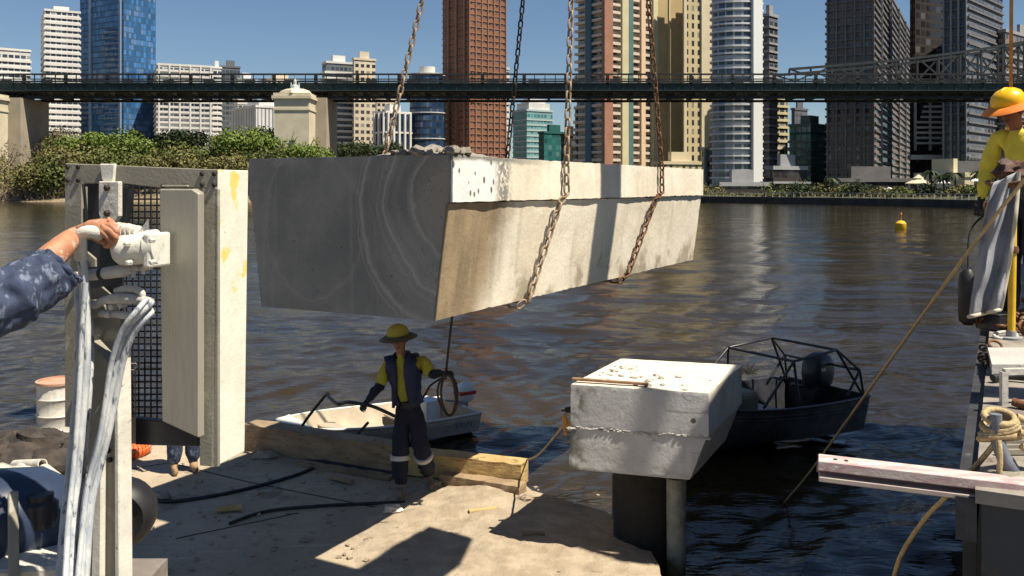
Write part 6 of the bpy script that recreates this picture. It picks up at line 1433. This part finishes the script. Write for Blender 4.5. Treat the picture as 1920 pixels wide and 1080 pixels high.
# long mooring line across the view
cable('mooring_line', 'long diagonal line from the right barge down into the river', [P(1960, 285, 5.4), P(1920, 338, 5.6), P(1830, 452, 6.2), P(1700, 632, 7.4), P(1580, 800, 9.0), P(1515, 890, 10.4), PD(1468, 945, -.05)], .012, rope_m, 'rope')
# pink channel beam
pk_ = thing('pink_beam', 'chalky pink steel channel beam sticking out from the right barge over the water', 'beam', P(1900, 925, 3.35))
a_, e_ = P(1534, 866, 3.55), P(2150, 938, 3.2)
d_ = (e_ - a_).normalized(); 
def off(p, dy, dz): return p + Vector((0, dy, dz))
b = MB(); b.beam(off(a_, 0, 0), off(e_, 0, 0), .10, .038); b.build('upper_flange', pink, pk_, bevel=.003)
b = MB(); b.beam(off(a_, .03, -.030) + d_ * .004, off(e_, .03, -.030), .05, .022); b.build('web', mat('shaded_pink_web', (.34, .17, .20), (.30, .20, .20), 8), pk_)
b = MB(); b.beam(off(a_, 0, -.052) + d_ * .002, off(e_, 0, -.052), .10, .020); b.build('lower_flange', mat('chalky_cream_flange', (.50, .44, .36), (.44, .34, .32), 9, .8), pk_, bevel=.003)
b = MB(); b.box(a_ + d_ * .18 + Vector((0, -.02, .0195)), (.09, .03, .003), 0, 0, None); b.build('chalk_mark', white_p, pk_)
for s in (.06, .10): b = MB(); b.lathe(a_ + d_ * s + Vector((0, -.01, .018)), [(.008, 0), (.008, .004), (.001, .005)], 8); b.build('rivet', dark_steel, pk_)

# ------------------------------------------------------------------ crane (its boom shades a band of the beam); unseen platform and roof added to cast shade
cr_y = mat('crane_yellow', (.55, .36, .03), (.45, .30, .03), 2, .5)
crn = thing('crane', 'mobile crane on the right barge whose boom reaches above the hanging beam', 'crane', (8.0, 6.6, ZD))
b = MB(); b.box((9.0, 6.2, ZD + .6), (4.5, 2.8, 1.0), R(-33)); b.build('carrier', cr_y, crn, bevel=.05)
b = MB(); b.box((9.0, 5.9, ZD + 1.7), (3.2, 2.2, 1.2), R(-33)); b.build('turret', cr_y, crn, bevel=.05)
tip = Vector((1.0, 11.3, 19.5)); base = Vector((7.6, 6.93, ZD + 2.0))
b = MB(); b.beam(base, tip, .62, .5); b.build('boom', cr_y, crn)
b = MB(); b.tube([tip, HOOK + Vector((0, 0, .5))], .03, 8); b.build('hoist_cable', dark_steel, crn)
b = MB(); b.lathe(HOOK - Vector((0, 0, .1)), [(.05, 0), (.22, .1), (.22, .5), (.05, .6)], 14); b.build('hook_block', cr_y, crn, 40)
for i, (xa, near) in enumerate([(2.18, 1), (5.2, 1), (2.15, 0), (5.15, 0)]):
    q_ = rise(bw(xa, -cr * 1.2 if near else BW + cr * 1.2, 0)); b = MB(); b.tube([q_, HOOK], .02, 6); b.build('sling_leg', dark_steel, crn)
wpf = thing('shadow_platform', 'unseen platform on a mast, added to shade the front of the deck', 'platform', (7.2, 3.0, ZD))
b = MB(); vs = []
plf = [(.88 * n_ + .476 * l_, -.476 * n_ + .88 * l_) for n_, l_ in [(-4.3, 4.0), (-1.2, 4.0), (-1.2, 6.9), (-1.4, 7.45), (-1.9, 7.55), (-1.92, 6.46), (-4.3, 6.5)]]  # outline shaped by the shade it throws on the deck
b.prism(plf, 6.0, 6.12); b.build('floor', deck2_m, wpf)
b = MB(); b.beam((1.3, 4.97, 6.2), (7.2, 3.0, 6.2), .3, .12); b.beam((7.2, 3.0, ZD), (7.2, 3.0, 6.3), .35, .35, up=(0, 1, 0)); b.build('mast', galv, wpf)
shl = thing('shadow_caster', 'unseen flat roof added to shade the dark boat, water and pile cap', 'shadow_caster', (9.5, 9.5, ZD))
b = MB(); b.prism([(4.7, 6.15), (6.6, 6.35), (11, 6.0), (14, 13), (7.6, 13.6)], 8.0, 8.2); b.build('roof', grayb, shl)  # added roof, outline set by the shade on boat, water and cap
b = MB(); b.beam((4.72, 6.22, 8.1), (4.15, 6.66, 8.1), .10, .08); b.build('shadow_bar', galv, shl)  # added bar that throws the thin shade band on the cap front
for x, y in [(10.8, 6.3), (13.6, 12.6), (8.6, 12.8)]: b = MB(); b.beam((x, y, ZD), (x, y, 8.0), .15, .15, up=(0, 1, 0)); b.build('post', galv, shl)
